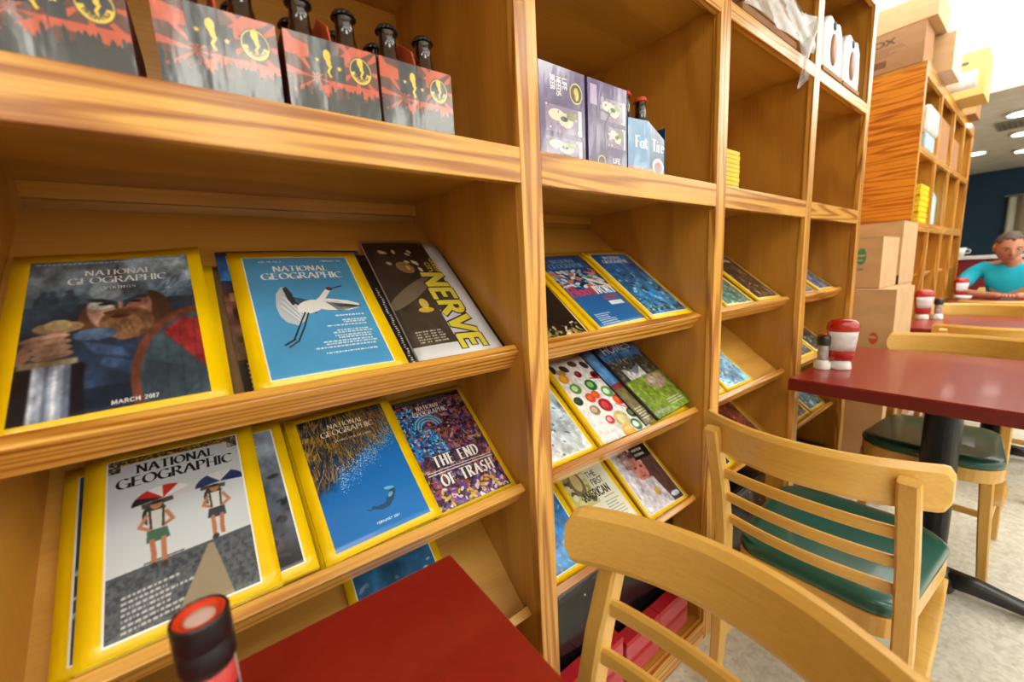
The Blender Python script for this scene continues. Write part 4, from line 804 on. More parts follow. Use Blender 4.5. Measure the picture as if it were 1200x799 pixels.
def bag(x0, x1, y0, y1, z0, z1, label, seed):
    r_ = thing('plastic_bag', label, 'bag', ((x0+x1)/2, (y0+y1)/2, z0)); bm = NB(); bmesh.ops.create_cube(bm, size=1); bmesh.ops.subdivide_edges(bm, edges=bm.edges, cuts=9, use_grid_fill=True); rg = random.Random(seed)
    ph = [rg.uniform(0, 6) for _ in range(6)]
    for v_ in bm.verts:
        x, y, z = v_.co; k = 1-.10*max(0, z+.1)
        q = .5+.5*math.sin(9*x+ph[0]+4*z)*math.sin(7*y+ph[1])*math.sin(6*z+ph[2])
        v_.co = (x*(x1-x0)*(.94+.06*q)*k, y*(y1-y0)*(.9+.1*q)*k, (z+.5)*(z1-z0)*(.93+.07*q))
    obj('bag_body', bm, blk, r_, smooth=True)
    bm = NB(); 
    for _ in range(9):
        c = Vector((rg.uniform(-.4, .4)*(x1-x0), -(y1-y0)*.455, rg.uniform(.3, .85)*(z1-z0))); lathe(bm, [(.001, -.003), (.003, 0), (.001, .003)], c=c, n=6)
    o = obj('white_flecks', bm, plain('fleck', (220, 220, 216), .6), r_); o['kind'] = 'stuff'
bag(.01, .58, .075, .40, FB+.001, Z(-.74), 'black plastic sack filling the base behind the pink cartons', 1)
bag(.67, 1.20, .05, .32, FB+.001, Z(-.80), 'black plastic sack in the base of the third bay', 2)
for k in range(2):
    r_ = thing('storage_box', ['brown carton at the left in the base of the fourth bay', 'brown carton at the right in the base of the fourth bay'][k], 'box', (1.42+k*.28, .17, FB+.0005)); bm = NB(); box(bm, -.12, .12, -.13, .13, 0, .16); obj('carton_body', bm, plain('dark_card', (96, 60, 30), .8), r_, bev=.002); bm = NB(); box(bm, -.122, .122, -.132, .132, .161, .185); obj('lid', bm, plain('dark_card', (96, 60, 30), .8), r_, bev=.002)

# ------------------------------------------------------------------ tables
def laminate(name, c):
    return plain(name, c, .34, var=.05, scale=60, coat=.25)
lam = laminate('red_laminate', (146, 34, 18)); edge_m = plain('edge_band', (110, 22, 22), .35, var=.04); iron = plain('black_iron', (20, 20, 22), .42, coat=.2)
def table(x0, x1, y1, label, y0, px, py):
    c = ((x0+x1)/2, (y0+y1)/2, 0); r_ = thing('dining_table', label, 'table', c, group='red tables beside the bookcases'); a, d = (x1-x0)/2, (y1-y0)/2; zt = Z(-.39)
    bm = NB(); box(bm, -a+.002, a-.002, -d+.002, d-.002, zt-.006, zt); obj('table_top', bm, lam, r_, bev=.001)
    bm = NB(); box(bm, -a, a, -d, d, zt-.042, zt-.006); obj('edge_band', bm, edge_m, r_, bev=.0015)
    ox, oy = px-c[0], py-c[1]
    bm = NB(); lathe(bm, [(.045, .06), (.045, zt-.05), (.09, zt-.05), (.09, zt-.043), (.001, zt-.043)], c=(ox, oy, 0), n=28); obj('pole', bm, iron, r_)
    bm = NB(); lathe(bm, [(.001, .02), (.075, .02), (.07, .06), (.05, .09), (.001, .09)], c=(ox, oy, 0), n=28); obj('hub', bm, iron, r_)
    for k in range(4):
        an = R(8+90*k); dd = Vector((math.cos(an), math.sin(an), 0)); p0 = Vector((ox, oy, 0))
        bm = NB(); sweep(bm, [p0+dd*.04+Vector((0, 0, .055)), p0+dd*.12+Vector((0, 0, .050)), p0+dd*.22+Vector((0, 0, .032)), p0+dd*.30+Vector((0, 0, .018))], [(.06, .05), (.055, .045), (.05, .03), (.055, .02)], smooth=True); obj('foot', bm, iron, r_)
        bm = NB(); lathe(bm, [(.001, 0), (.012, 0), (.012, .009), (.001, .009)], c=p0+dd*.285, n=12); obj('glide', bm, plain('rubber', (30, 30, 30), .8), r_)
    return r_
table(-1.15, -.252, -.055, 'red laminate table in the near foreground with the seasoning shaker on it', -.80, -.745, -.40)
table(1.052, 1.80, -.034, 'red laminate table with the nearest ketchup bottle, second from the camera', -.86, 1.388, -.37)
table(2.54, 3.29, -.045, 'third red table, with a ketchup bottle by the far bookcase', -.86, 2.925, -.42)
table(4.02, 4.78, -.045, 'fourth red table, where the man in turquoise sits', -.86, 4.40, -.42)

# ------------------------------------------------------------------ chairs
green = plain('green_vinyl', (16, 84, 72), .28, var=.06, scale=20, coat=.3, bump=.06)
def arc_slat(x_mid, x_end, hw, z0, z1, th, rnd=.0, n=20, b=.004):
    """curved upright board: bows backwards (-x) in its middle"""
    bm = NB(); fr, bk_ = [], []
    rows = []
    for i in range(n+1):
        y = -hw+2*hw*i/n; k = (y/hw)**2; x = x_mid+(x_end-x_mid)*k
        e = abs(y)/hw; c = max(0, (e-(1-rnd))/rnd) if rnd else 0; cut = (1-math.sqrt(max(0, 1-c*c)))*(z1-z0)*.20
        za, zb = z0+cut, z1-cut
        lean = lambda z: -(z-z0)*.10
        rows.append([bm.verts.new(p) for p in ((x+th/2-b*.5+lean(za), y, za), (x+th/2+lean(za+b), y, za+b), (x+th/2+lean(zb-b), y, zb-b), (x+th/2-b+lean(zb), y, zb), (x-th/2+b+lean(zb), y, zb), (x-th/2+lean(zb-b), y, zb-b), (x-th/2+lean(za+b), y, za+b), (x-th/2+b*.5+lean(za), y, za))])
    for a, b in zip(rows, rows[1:]):
        for i in range(8): bm.faces.new((a[i], a[(i+1) % 8], b[(i+1) % 8], b[i]))
    bm.faces.new(rows[0]); bm.faces.new(rows[-1][::-1]); return bm
def outline(front, rear, x0, x1, rf, rr, n=7):
    P = []
    def corner(cx, cy, r, a0, a1):
        for i in range(n+1): a = R(a0+(a1-a0)*i/n); P.append((cx+r*math.cos(a), cy+r*math.sin(a)))
    corner(x1-rf, front-rf, rf, 75, 0); corner(x1-rf, -front+rf, rf, 0, -75); corner(x0+rr, -rear+rr, rr, -100, -180); corner(x0+rr, rear-rr, rr, 180, 100); return P
def make_chair():
    t = thing('dining_chair', '', 'chair')
    obj('back_rail', arc_slat(-.337, -.266, .202, .724, .806, .028, rnd=.07, n=60, b=.009), beechY, t)
    for z in (.668, .602, .536):
        k = (z-.668)*-.30; obj('slat', arc_slat(-.306+k*.9, -.289+k, .150, z-.012, z+.012, .013, n=14), beechY, t)
    for s in (-1, 1):
        y = s*.150
        pth = [(-.262, s*.168, 0), (-.250, s*.166, .2), (-.244, s*.164, .40), (-.252, s*.162, .50), (-.278, s*.160, .62), (-.325, s*.158, .762), (-.333, s*.158, .784)]
        bm = NB(); sweep(bm, pth, [(.026, .026), (.028, .032), (.030, .042), (.030, .040), (.030, .034), (.030, .026), (.028, .020)], up=Vector((1, 0, 0))); obj('rear_leg', bm, beechZ, t)
        bm = NB(); sweep(bm, [(.145, s*.168, 0), (.138, s*.156, .2), (.132, s*.146, .40)], [(.024, .026), (.030, .034), (.034, .040)], up=Vector((1, 0, 0))); obj('front_leg', bm, beechZ, t)
        bm = NB(); sweep(bm, [(-.238, s*.163, .20), (.134, s*.155, .20)], (.016, .024)); obj('stretcher', bm, beechY, t)
        # bent plywood brace from the seat side down to the rear leg
        pts = [(.10, s*.165, .388), (.095, s*.165, .35), (.07, s*.165, .305), (.02, s*.166, .265), (-.06, s*.167, .240), (-.14, s*.168, .232), (-.228, s*.168, .232)]
        bm = NB(); sweep(bm, pts, (.044, .013), smooth=True); obj('brace', bm, beechY, t)
        bm = NB(); lathe(bm, [(.001, 0), (.007, 0), (.006, .003), (.001, .004)], n=12, M=Matrix.Translation((-.266, s*.164, .33)) @ Matrix.Rotation(R(-90), 4, 'Y')); obj('bolt', bm, plain('bolt_steel', (120, 116, 104), .4, metal=.8), t)
    bm = NB(); sweep(bm, [(0, -.155, .20), (0, .155, .20)], (.016, .022)); obj('stretcher', bm, beechY, t)
    fo = outline(.184, .158, -.212, .192, .10, .06); fi = outline(.164, .138, -.192, .172, .085, .05)
    bm = NB(); n = len(fo); q = [[bm.verts.new((p[0], p[1], z)) for p in pp_] for pp_, z in ((fo, .385), (fo, .432), (fi, .432), (fi, .385))]
    for a, b in zip(q, q[1:]+q[:1]):
        for i in range(n): bm.faces.new((a[i], a[(i+1) % n], b[(i+1) % n], b[i]))
    obj('seat_frame', bm, beechY, t, bev=.003)
    bm = NB(); rings = []
    for f, z in ((.985, .433), (1.01, .438), (1.012, .448), (1.0, .458), (.96, .465), (.85, .469), (.55, .471), (.2, .471)):
        rings.append([bm.verts.new((p[0]*f+.0035*(1-f), p[1]*f, z)) for p in fo])
    for a, b in zip(rings, rings[1:]):
        for i in range(n): bm.faces.new((a[i], a[(i+1) % n], b[(i+1) % n], b[i])).smooth = True
    bm.faces.new(rings[0][::-1]); bm.faces.new(rings[-1]); obj('seat_cushion', bm, green, t)
    return t
c0 = make_chair(); GC = 'beech slat-back chairs with green seats'
def place(x, y, rz, label, first=False):
    if first: c0.location = (x, y, 0); c0.rotation_euler = (0, 0, R(rz)); c0['label'] = label; c0['group'] = GC; return c0
    return dup(c0, (x, y, 0), R(rz), label, GC)
place(.705, -.275, 0, 'beech chair with green seat, its back to us, at the second red table', True)
place(-.372, -.352, 180, 'nearest beech chair, its back rail cut off by the bottom edge')
place(1.64, -.328, 180, 'beech chair with green seat on the far side of the second red table')
place(2.62, -.41, 0, 'beech chair with its back to the camera at the third red table')
place(3.20, -.262, 180, 'beech chair on the far side of the third red table')
place(4.08, -.35, 0, 'beech chair with its back to the camera at the table of the man in turquoise')
place(5.06, -.33, 180, 'beech chair under the seated man in turquoise')

# ------------------------------------------------------------------ things on the tables
TT = Z(-.39)+.0004
sred = plain('lid_orange_red', (224, 66, 34), .35, coat=.3, var=.03); sblack = plain('lid_black', (20, 20, 22), .35, coat=.3); pep = plain('pepper', (70, 56, 46), .7, scale=400, var=.5); cream = plain('lid_cream', (226, 196, 184), .5)
def art_label():
    i = Ink(480, 220, (44, 40, 38)); i.rect(0, 0, 1, .3, (206, 50, 44)); rg = random.Random(1)
    for x in (.12, .62): i.rect(x, .06, x+.09, .26, (232, 220, 224)); i.ell(x+.045, .16, .03, .08, (110, 90, 150))
    for x in (0, .5): i.text('PEPPER', x+.22, .62, .2, (226, 222, 214), .2, 'sans', sx=.9); i.text('GRINDER', x+.22, .85, .12, (226, 222, 214), .2, 'sans'); i.rect(x+.40, .0, x+.5, 1, (190, 190, 196))
    return i
r_ = thing('seasoning_shaker', 'seasoning shaker with a black and orange-red lid on the near red table', 'shaker', (-.520, -.152, TT), rz=R(200)); r_.scale = (.75, .75, .98)
bm = NB(); lathe(bm, [(.001, 0), (.021, 0), (.023, .004), (.023, .092), (.021, .098), (.001, .098)], n=32); obj('glass', bm, pep, r_)
bm = NB(); uvl = bm.loops.layers.uv.new('UVMap'); n = 40
for i in range(n):
    a, b = 2*math.pi*i/n, 2*math.pi*(i+1)/n; vs = [bm.verts.new((.0236*math.cos(t_), .0236*math.sin(t_), z)) for t_, z in ((a, .022), (b, .022), (b, .090), (a, .090))]; f = bm.faces.new(vs); f.smooth = True
    for lp, uv in zip(f.loops, ((i/n, 0), ((i+1)/n, 0), ((i+1)/n, 1), (i/n, 1))): lp[uvl].uv = uv
o = obj('label', bm, pm('shaker_label', art_label), r_); s = o.modifiers.new('thick', 'SOLIDIFY'); s.thickness = .0004
bm = NB(); lathe(bm, [(.018, .094), (.0262, .094), (.0268, .096), (.0268, .113), (.0255, .1145), (.0262, .116), (.0268, .118), (.0268, .136), (.026, .138), (.024, .138), (.024, .122), (.018, .122)], n=48); obj('lid', bm, sblack, r_)
bm = NB(); lathe(bm, [(.0150, .1340), (.0185, .1372), (.0225, .1378), (.0240, .1372), (.0240, .1330)], n=48)
o = obj('lid_ring', bm, sred, r_)
bm = NB(); lathe(bm, [(.001, .124), (.0140, .124), (.0145, .1345), (.012, .1352), (.001, .1355)], n=36); obj('grinder_face', bm, cream, r_)
kred = plain('ketchup_red', (178, 20, 14), .16, coat=.7, var=.02); kwhite = plain('cap_white', (236, 234, 230), .3, coat=.3)
def ketchup(x, y, rz, label):
    r_ = thing('ketchup_bottle', label, 'bottle', (x, y, TT), R(rz), 'ketchup bottles on the red tables')
    bm = NB(); lathe(bm, [(.001, 0), (.030, 0), (.032, .004), (.030, .024), (.024, .030), (.001, .030)], n=28, sy=.85); obj('cap', bm, kwhite, r_)
    bm = NB(); lathe(bm, [(.020, .0305), (.034, .036), (.040, .048), (.037, .060), (.040, .075), (.044, .11), (.046, .135), (.047, .150), (.044, .166), (.034, .176), (.015, .180), (.001, .1805)], n=36, sy=.62); obj('body', bm, kred, r_)
    bm = NB(); n = 14; g = []
    for zz, rr in ((.068, .0402), (.09, .0427), (.115, .0455), (.136, .0472)):
        g.append([bm.verts.new((rr*math.sin(R(-62+124*i/n)), -rr*.62*math.cos(R(-62+124*i/n))-.0006, zz)) for i in range(n+1)])
    for a, b in zip(g, g[1:]):
        for i in range(n): bm.faces.new((a[i], a[i+1], b[i+1], b[i])).smooth = True
    o = obj('label', bm, plain('label_white', (222, 222, 226), .4, var=.06, scale=60), r_); s = o.modifiers.new('thick', 'SOLIDIFY'); s.thickness = .0006
    return r_
def shaker(x, y, label):
    r_ = thing('pepper_shaker', label, 'shaker', (x, y, TT), group='small shakers beside the ketchup bottles'); r_.scale = (1, 1, 1.25)
    bm = NB(); lathe(bm, [(.001, 0), (.025, 0), (.0255, .004), (.0245, .018), (.017, .026), (.001, .026)], n=24); obj('salt_base', bm, kwhite, r_)
    bm = NB(); lathe(bm, [(.001, .0265), (.0155, .0265), (.0165, .034), (.0165, .066), (.015, .07), (.001, .07)], n=24); obj('glass', bm, plain('shaker_glass', (176, 170, 168), .1, var=.2, scale=90, coat=.6), r_)
    bm = NB(); lathe(bm, [(.001, .0705), (.020, .0705), (.0205, .074), (.0205, .092), (.018, .098), (.001, .099)], n=24); obj('lid', bm, sblack, r_)
    bm = NB(); lathe(bm, [(.001, .0992), (.010, .0992), (.009, .103), (.001, .103)], n=20); obj('nozzle', bm, sred, r_)
ketchup(1.296, -.112, -70, 'red upside-down ketchup bottle with a white label on the second red table')
shaker(1.262, -.068, 'black-lidded shaker in front of the ketchup bottle on the second red table')
ketchup(2.98, -.085, -60, 'red ketchup bottle on the third red table by the far bookcase')
shaker(3.02, -.145, 'small shaker right of the ketchup bottle on the third red table')
ketchup(4.62, -.085, -60, 'red ketchup bottle by the elbow of the man in turquoise')
r_ = thing('napkin_dish', 'white dish in front of the ketchup bottle on the fourth red table', 'dish', (4.52, -.11, TT)); bm = NB(); lathe(bm, [(.001, 0), (.035, 0), (.05, .02), (.052, .035), (.048, .035), (.044, .02), (.03, .008), (.001, .008)], n=24); obj('bowl', bm, kwhite, r_)
r_.children[0].name = 'bowl'
bm = NB(); box(bm, -.025, .025, -.025, .025, .0085, .03); obj('napkins', bm, plain('napkin', (240, 238, 232), .8), r_, bev=.004)

# ------------------------------------------------------------------ cardboard boxes between the bookcases and on top
card = plain('cardboard', (206, 168, 124), .8, scale=9, var=.05); card_d = plain('cardboard_dark', (172, 122, 78), .8, scale=9); tape = plain('tape', (190, 160, 116), .4); btape = plain('black_tape', (60, 54, 52), .5)
def box_print(kind):
    base = {'green': (212, 174, 130), 'red': (212, 174, 130), 'plain': (212, 174, 130), 'text': (170, 122, 84), 'dots': (212, 182, 104)}[kind]
    i = Ink(200, 200, base); i.grain(.06, 6, 3)
    if kind == 'green': i.ell(.80, .36, .05, .17, (40, 150, 110), al=.85); i.rect(.76, .32, .84, .36, base); i.rect(.74, .42, .82, .45, base); i.rect(.77, .60, .83, .64, (60, 150, 120), .6)
    if kind == 'red': i.ell(.86, .66, .035, .08, (200, 70, 50), al=.8); i.rect(.83, .63, .88, .66, base)
    if kind == 'text':
        i.text('BOX', .5, .3, .14, (96, 62, 44), .22, 'sans'); i.greek(.2, .38, .6, 5, .05, .02, (110, 74, 54)); i.rect(.2, .68, .6, .86, (104, 68, 50), .8)
    if kind == 'dots': i.ell(.55, .25, .05, .04, (90, 70, 50)); i.ell(.75, .23, .05, .04, (90, 70, 50)); i.greek(.2, .5, .5, 1, .04, .03, (120, 96, 70))
    return i
def cbox(label, x0, x1, y0, y1, z0, z1, kind='plain', mat=None, rz=0, tilt=0, side_tape=False, group='cardboard boxes between the bookcases'):
    a, d, h = (x1-x0)/2, (y1-y0)/2, z1-z0; r_ = thing('cardboard_box', label, 'box', ((x0+x1)/2, (y0+y1)/2, z0), R(rz), group); mat = mat or card
    if tilt: r_.rotation_euler = (0, R(tilt), R(rz))
    bm = NB(); box(bm, -a+.002, a, -d, d, 0, h-.004); obj('box_body', bm, mat, r_, bev=.003)
    for s in (-1, 1): bm = NB(); box(bm, -a+.002, a, *((-d, -.001) if s < 0 else (.001, d)), h-.004, h); obj('flap', bm, mat, r_)
    bm = NB(); box(bm, -a+.001, a-.001, -.025, .025, h+.0001, h+.0008); obj('tape', bm, tape, r_)
    bm = NB(); uvl = bm.loops.layers.uv.new('UVMap'); f = bm.faces.new([bm.verts.new(p) for p in ((-a, d, .003), (-a, -d, .003), (-a, -d, h-.005), (-a, d, h-.005))])
    for lp, uv in zip(f.loops, ((0, 0), (1, 0), (1, 1), (0, 1))): lp[uvl].uv = uv
    o = obj('printed_face', bm, pm('box_'+kind, box_print, kind), r_); s = o.modifiers.new('thick', 'SOLIDIFY'); s.thickness = .0016; s.offset = -1
    if side_tape: bm = NB(); box(bm, -a-.0045, -a-.0018, -d, 0, .002, .05); obj('black_tape', bm, btape, r_)
cbox('bottom cardboard box of the front stack, standing on the floor beside the near bookcase', 2.10, 2.48, -.10, .40, 0, Z(-.515), 'plain')
cbox('cardboard box with a small red mark, middle of the front stack', 2.08, 2.48, -.112, .38, Z(-.515)+.001, Z(-.155), 'red')
cbox('cardboard box with a green mark on top of the front stack', 2.16, 2.50, -.032, .36, Z(-.155)+.001, Z(.098), 'green')
cbox('bottom cardboard box of the rear stack beside the far bookcase', 2.53, 2.90, -.035, .40, 0, Z(-.56), 'plain')
cbox('middle cardboard box of the rear stack beside the far bookcase', 2.53, 2.90, -.036, .40, Z(-.56)+.001, Z(-.155), 'plain')
cbox('tall cardboard box with black tape, topmost of the rear stack', 2.53, 2.90, -.038, .40, Z(-.155)+.001, Z(.185), 'plain', side_tape=True)
bt = Z(1.08)+.001; GT = 'boxes on top of the far bookcase'
cbox('brown cardboard box with printed text on the near end of the far bookcase', 2.93, 3.18, .02, .42, bt, bt+.22, 'text', card_d, group=GT)
cbox('wide flat cardboard box lying on the printed text box', 2.94, 3.30, -.02, .44, bt+.224, bt+.36, 'plain', group=GT)
cbox('pale box with a blue band beside the printed text box', 3.24, 3.56, -.06, .36, bt, bt+.215, 'plain', plain('cardboard_pale', (214, 190, 172), .8), group=GT)
cbox('yellowish cardboard box with two dark dots on top of the far bookcase', 4.0, 4.32, -.13, .3, bt, bt+.30, 'dots', plain('cardboard_yellow', (216, 184, 108), .8), group=GT)
cbox('brown cardboard box at the far end on top of the far bookcase', 4.55, 4.85, -.05, .3, bt, bt+.16, 'plain', card_d, group=GT)
r_ = thing('towel_roll', 'white roll of paper lying between the boxes on the far bookcase', 'roll', (3.78, .0, bt)); bm = NB(); lathe(bm, [(.018, -.11), (.055, -.11), (.055, .11), (.018, .11)], n=24, M=Matrix.Translation((0, 0, .0555)) @ Matrix.Rotation(R(90), 4, 'X')); obj('paper', bm, kwhite, r_); bm = NB(); lathe(bm, [(.012, -.112), (.0175, -.112), (.0175, .112), (.012, .112)], n=16, M=Matrix.Translation((0, 0, .0555)) @ Matrix.Rotation(R(90), 4, 'X')); obj('core', bm, card, r_)
# inside the far bookcase
r_ = thing('paper_pack', 'white paper pack with a blue wrapper on the top shelf of the far bookcase', 'package', (3.26, .10, TS)); bm = NB(); box(bm, -.15, .13, -.10, .1, 0, .09); obj('lower_pack', bm, plain('pack_blue', (176, 206, 220), .5), r_, bev=.01); bm = NB(); box(bm, -.16, .16, -.11, .1, .092, .25); obj('upper_pack', bm, kwhite, r_, bev=.02)
cbox('brown cardboard box inside the top shelf of the far bookcase', 3.60, 3.98, .01, .3, TS, TS+.27, 'plain', card_d, group='things inside the far bookcase')
cbox('second brown cardboard box inside the top shelf of the far bookcase', 4.13, 4.50, .01, .3, TS, TS+.22, 'plain', card_d, group='things inside the far bookcase')
for k in range(7):
    bm = NB(); dx = .01*math.sin(k*2.1); box(bm, 3.20+dx, 3.45+dx, .008, .2, SH+.0003+k*.034, SH+.0003+k*.034+.032); q = obj('yellow_tub', bm, plain('tub_yellow', (246, 212, 30), .4), bev=.006); recenter(q); tag(q, 'yellow tub in the far bookcase, %s of its pile' % ['bottom one', 'second from the bottom', 'third from the bottom', 'middle one', 'third from the top', 'second from the top', 'top one'][k], 'tub', 'pile of yellow tubs in the far bookcase')
for k, (x, c, hh, lb) in enumerate(((3.62, (226, 226, 226), .30, 'white bottle left of the pale blue bottles in the far bookcase'), (3.76, (214, 226, 232), .28, 'milky bottle in the middle of the far bookcase bay'), (3.90, (120, 190, 214), .33, 'pale blue bottle behind the milky one in the far bookcase'))):
    r_ = thing('cleaner_bottle', lb, 'bottle', (x+.04, .062+.012*k, SH), group='cleaner bottles in the far bookcase'); bm = NB(); lathe(bm, [(.001, 0), (.05, 0), (.052, .01), (.052, hh*.62), (.03, hh*.78), (.018, hh*.82), (.018, hh*.88), (.001, hh*.88)], n=20); obj('body', bm, plain('plastic_%d' % k, c, .35), r_); bm = NB(); lathe(bm, [(.001, hh*.885), (.022, hh*.885), (.02, hh), (.001, hh)], n=16); obj('cap', bm, kwhite, r_)

# ------------------------------------------------------------------ far end: booth, cup, curtain
maroon = plain('maroon_vinyl', (120, 26, 36), .4, coat=.2)
r_ = thing('booth_divider', 'maroon booth back with a pale cap behind the man in turquoise', 'booth', (6.1, -.25, 0)); bm = NB(); box(bm, -.06, .06, -.45, .40, 0, 1.06); obj('back_pad', bm, maroon, r_, bev=.01); bm = NB(); box(bm, -.09, .09, -.47, .42, 1.062, 1.10); obj('cap_board', bm, plain('booth_cap', (214, 206, 204), .4), r_, bev=.006); bm = NB(); box(bm, -.5, -.065, -.44, .39, .30, .45); obj('seat_pad', bm, maroon, r_, bev=.02); bm = NB(); box(bm, -.48, -.07, -.42, .37, 0, .298); obj('seat_base', bm, plain('booth_wood', (110, 60, 30), .5), r_)
r_ = thing('white_cup', 'white cup standing on the booth cap behind the man', 'cup', (6.1, .09, 1.1005)); bm = NB(); lathe(bm, [(.001, 0), (.035, 0), (.05, .09), (.046, .09), (.032, .01), (.001, .01)], n=20); obj('cup_body', bm, kwhite, r_); bm = NB(); sweep(bm, [(0, -.045, .03), (0, -.075, .035), (0, -.08, .06), (0, -.048, .075)], (.01, .01)); obj('handle', bm, kwhite, r_)
r_ = thing('curtain', 'pale grey and beige pleated curtain on the dark blue wall behind the man', 'curtain', (11.0, -.40, 0))
bm = NB(); P = []; n = 60
for i in range(n+1): y = -.9+1.35*i/n; P.append((.035*math.sin(i*1.05), y))
A = [bm.verts.new((x-.002, y, .1)) for x, y in P]; B = [bm.verts.new((x, y, 2.06)) for x, y in P]
for i in range(n):
    f = bm.faces.new((A[i], A[i+1], B[i+1], B[i])); f.smooth = True; f.material_index = (i//7) % 2
o = obj('cloth', bm, [plain('curtain_light', (236, 238, 224), .8), plain('curtain_beige', (176, 160, 136), .8)], r_); s = o.modifiers.new('thick', 'SOLIDIFY'); s.thickness = .004
bm = NB(); sweep(bm, [(0, -.95, 2.08), (0, .5, 2.08)], (.025, .025)); obj('curtain_rod', bm, plain('rod', (150, 140, 120), .4), r_)

# ------------------------------------------------------------------ the man at the fourth table
skin = plain('skin', (196, 134, 104), .5, var=.05, scale=14); shirt = plain('turquoise_cotton', (22, 186, 214), .8, var=.06, scale=16); hairm = plain('grey_brown_hair', (92, 78, 68), .7, var=.15, scale=80); trous = plain('dark_trousers', (44, 50, 66), .8)
def skinned(name, V, E, mat, parent, sub=2, root=0):
    me = bpy.data.meshes.new(name); me.from_pydata([v[:3] for v in V], E, []); o = bpy.data.objects.new(name, me); COL.objects.link(o); o.parent = parent
    sk = o.modifiers.new('skin', 'SKIN'); sk.use_smooth_shade = True
    for i, v in enumerate(V): me.skin_vertices[0].data[i].radius = (v[3], v[4] if len(v) > 4 else v[3])
    me.skin_vertices[0].data[root].use_root = True
    ss = o.modifiers.new('sub', 'SUBSURF'); ss.levels = sub; ss.render_levels = sub
    me.materials.append(mat); return o
pr = thing('person', 'man with short hair in a turquoise t-shirt leaning his forearms on the fourth red table', 'person', (5.07, -.33, 0))
# local frame: he faces -x; y is sideways; hands meet on the table
V = [(0.02, 0, .60, .12, .11), (0.0, 0, .66, .12, .14), (-.05, 0, .82, .12, .155), (-.11, 0, .96, .105, .15), (-.15, 0, 1.02, .06, .08), (-.185, 0, 1.06, .05), (-.20, 0, 1.10, .05),
     (-.12, .15, .985, .062), (-.12, .215, .955, .055), (-.22, .262, .86, .046), (-.31, .275, .800, .042), (-.40, .17, .788, .036), (-.49, .06, .782, .028), (-.53, .02, .780, .026),
     (-.12, -.15, .985, .062), (-.12, -.215, .955, .055), (-.22, -.262, .86, .046), (-.31, -.275, .800, .042), (-.40, -.17, .788, .036), (-.48, -.08, .782, .028), (-.515, -.045, .780, .026),
     (-.05, .10, .575, .080), (-.30, .12, .565, .07), (-.44, .12, .53, .06), (-.43, .12, .30, .05), (-.40, .12, .10, .038), (-.42, .12, .05, .036), (-.52, .13, .035, .034),
     (-.05, -.10, .575, .080), (-.30, -.12, .565, .07), (-.44, -.12, .53, .06), (-.43, -.12, .30, .05), (-.40, -.12, .10, .038), (-.42, -.12, .05, .036), (-.52, -.13, .035, .034)]
E_ = [(0, 1), (1, 2), (2, 3), (3, 4), (4, 5), (5, 6), (3, 7), (7, 8), (8, 9), (9, 10), (10, 11), (11, 12), (12, 13), (3, 14), (14, 15), (15, 16), (16, 17), (17, 18), (18, 19), (19, 20), (0, 21), (21, 22), (22, 23), (23, 24), (24, 25), (25, 26), (26, 27), (0, 28), (28, 29), (29, 30), (30, 31), (31, 32), (32, 33), (33, 34)]
skinned('body', V, E_, skin, pr)
VS = [(0.02, 0, .61, .135, .12), (0.0, 0, .66, .134, .155), (-.05, 0, .82, .134, .168), (-.11, 0, .955, .118, .160), (-.145, 0, 1.015, .078, .09),
      (-.12, .15, .985, .076), (-.122, .215, .955, .070), (-.20, .255, .88, .062), (-.225, .265, .855, .060), (-.12, -.15, .985, .076), (-.122, -.215, .955, .070), (-.20, -.255, .88, .062), (-.225, -.265, .855, .060)]
skinned('t_shirt', VS, [(0, 1), (1, 2), (2, 3), (3, 4), (3, 5), (5, 6), (6, 7), (7, 8), (3, 9), (9, 10), (10, 11), (11, 12)], shirt, pr)
VT = [(0.02, 0, .60, .13, .125), (-.05, .10, .578, .092), (-.30, .12, .567, .081), (-.44, .12, .53, .070), (-.43, .12, .30, .064), (-.40, .12, .12, .055), (-.05, -.10, .578, .092), (-.30, -.12, .567, .081), (-.44, -.12, .53, .070), (-.43, -.12, .30, .064), (-.40, -.12, .12, .055)]
skinned('trousers', VT, [(0, 1), (1, 2), (2, 3), (3, 4), (4, 5), (0, 6), (6, 7), (7, 8), (8, 9), (9, 10)], trous, pr)
for sgn in (1, -1):      # hands: palm and five separate curled fingers
    bx_, by_ = (-.53, .02) if sgn > 0 else (-.515, -.045)
    HV = [(bx_, by_, .785, .022, .014), (bx_-.045, by_-.022*sgn, .788, .030, .014), (bx_-.065, by_-.03*sgn, .790, .028, .012)]; HE = [(0, 1), (1, 2)]
    for k, (off_, ln) in enumerate(((-.026, .052), (-.009, .062), (.009, .058), (.025, .046))):
        j = len(HV); ox = bx_-.065; oy = by_-.03*sgn+off_
        HV += [(ox-.008, oy, .794, .0085), (ox-ln*.45, oy-.006*sgn, .800, .0080), (ox-ln*.8, oy-.010*sgn, .793, .0075), (ox-ln, oy-.012*sgn, .782, .0065)]; HE += [(1, j), (j, j+1), (j+1, j+2), (j+2, j+3)]
    j = len(HV); HV += [(bx_-.02, by_-.045*sgn, .792, .010), (bx_-.045, by_-.062*sgn, .792, .009), (bx_-.065, by_-.066*sgn, .788, .0075)]; HE += [(0, j), (j, j+1), (j+1, j+2)]
    skinned('hand', HV, HE, skin, pr, sub=1)
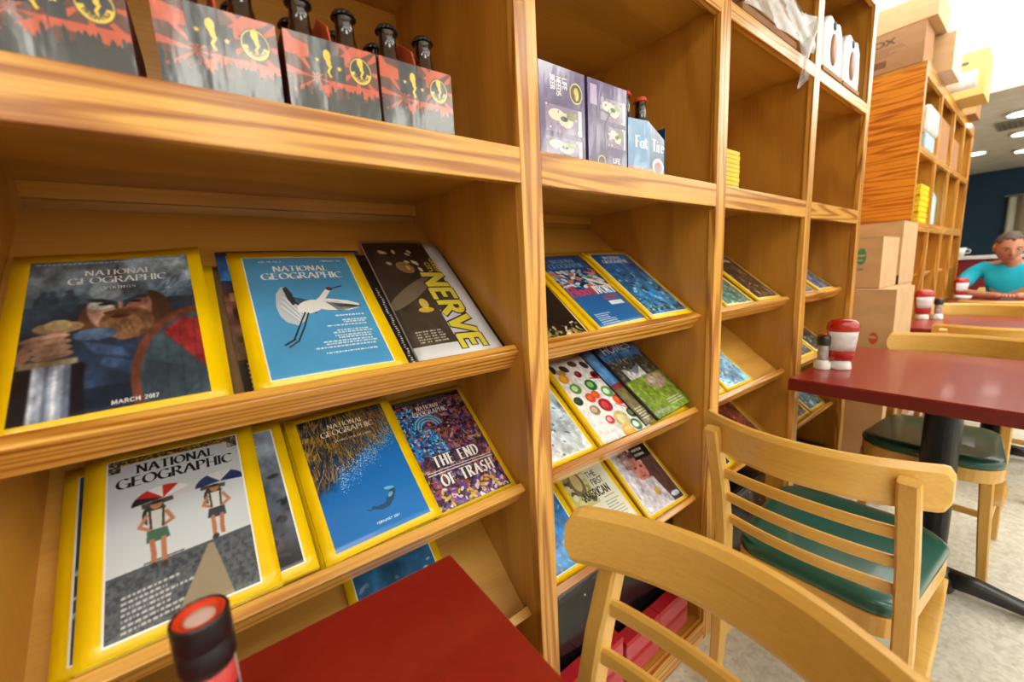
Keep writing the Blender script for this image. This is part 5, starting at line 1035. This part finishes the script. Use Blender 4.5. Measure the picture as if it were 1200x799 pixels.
# head
def head():
    bm = NB(); bmesh.ops.create_icosphere(bm, subdivisions=5, radius=1)
    for v_ in bm.verts:
        x, y, z = v_.co; X, Y_, Z_ = x*.098, y*.076, z*.118
        if z < 0: Y_ *= 1-.28*(-z)**1.4; X *= 1-.12*(-z) if x < 0 else 1-.45*(-z)
        g = lambda cy, cz, s1, s2: math.exp(-((Y_-cy)/s1)**2-((Z_-cz)/s2)**2)
        if x < 0:
            X -= .024*g(0, -.022, .012, .020)+.012*g(0, .002, .008, .022); X += .010*(g(.031, .008, .014, .010)+g(-.031, .008, .014, .010)); X -= .005*(g(.03, .026, .022, .008)+g(-.03, .026, .022, .008))
            X -= .006*(g(0, -.056, .022, .006)+g(0, -.068, .02, .007)); X += .004*g(0, -.062, .022, .003); X -= .008*g(0, -.098, .022, .016)
        v_.co = (X, Y_, Z_)
    return bm
hd = Matrix.Translation((-.235, 0.025, 1.165)) @ Matrix.Scale(1.07, 4) @ Matrix.Rotation(R(14), 4, 'Z') @ Matrix.Rotation(R(-20), 4, 'Y')
ho = obj('head', head(), skin, pr, smooth=True, mat4=hd)
bm = NB(); bmesh.ops.create_icosphere(bm, subdivisions=4, radius=1)
for v_ in list(bm.verts):
    x, y, z = v_.co
    if z < .30-.65*max(0, x)*1.2 or (x < -.55 and z < .62): bm.verts.remove(v_); continue
    v_.co = (x*.105+.002, y*.083, z*.124+.002*math.sin(40*x)*math.sin(37*y))
o = obj('hair', bm, hairm, pr, smooth=True, mat4=hd); s = o.modifiers.new('thick', 'SOLIDIFY'); s.thickness = .008
for sgn in (1, -1):
    for nm, m_, rr, dx in (('eye', plain('eye_white', (206, 196, 186), .3), .0090, .001), ('iris', plain('iris', (50, 36, 28), .2), .0062, -.0038)):
        bm = NB(); bmesh.ops.create_uvsphere(bm, u_segments=16, v_segments=10, radius=rr); bmesh.ops.translate(bm, verts=bm.verts, vec=(-.0825+dx, sgn*.031, .008)); obj(nm, bm, m_, pr, smooth=True, mat4=hd)
    bm = NB(); sweep(bm, [(-.094, sgn*.014, .026), (-.093, sgn*.03, .031), (-.083, sgn*.047, .027)], (.006, .005)); obj('eyebrow', bm, hairm, pr, mat4=hd)
    bm = NB(); bmesh.ops.create_uvsphere(bm, u_segments=16, v_segments=12, radius=1)
    for v_ in bm.verts: v_.co = (v_.co.x*.018+.008+.006*v_.co.z, sgn*(.076+v_.co.y*.007), v_.co.z*.031-.004)
    obj('ear', bm, skin, pr, smooth=True, mat4=hd)
bm = NB(); sweep(bm, [(-.0905, -.023, -.063), (-.0965, 0, -.0615), (-.0905, .023, -.063)], (.005, .007)); obj('lips', bm, plain('lips', (160, 84, 76), .5), pr, mat4=hd)
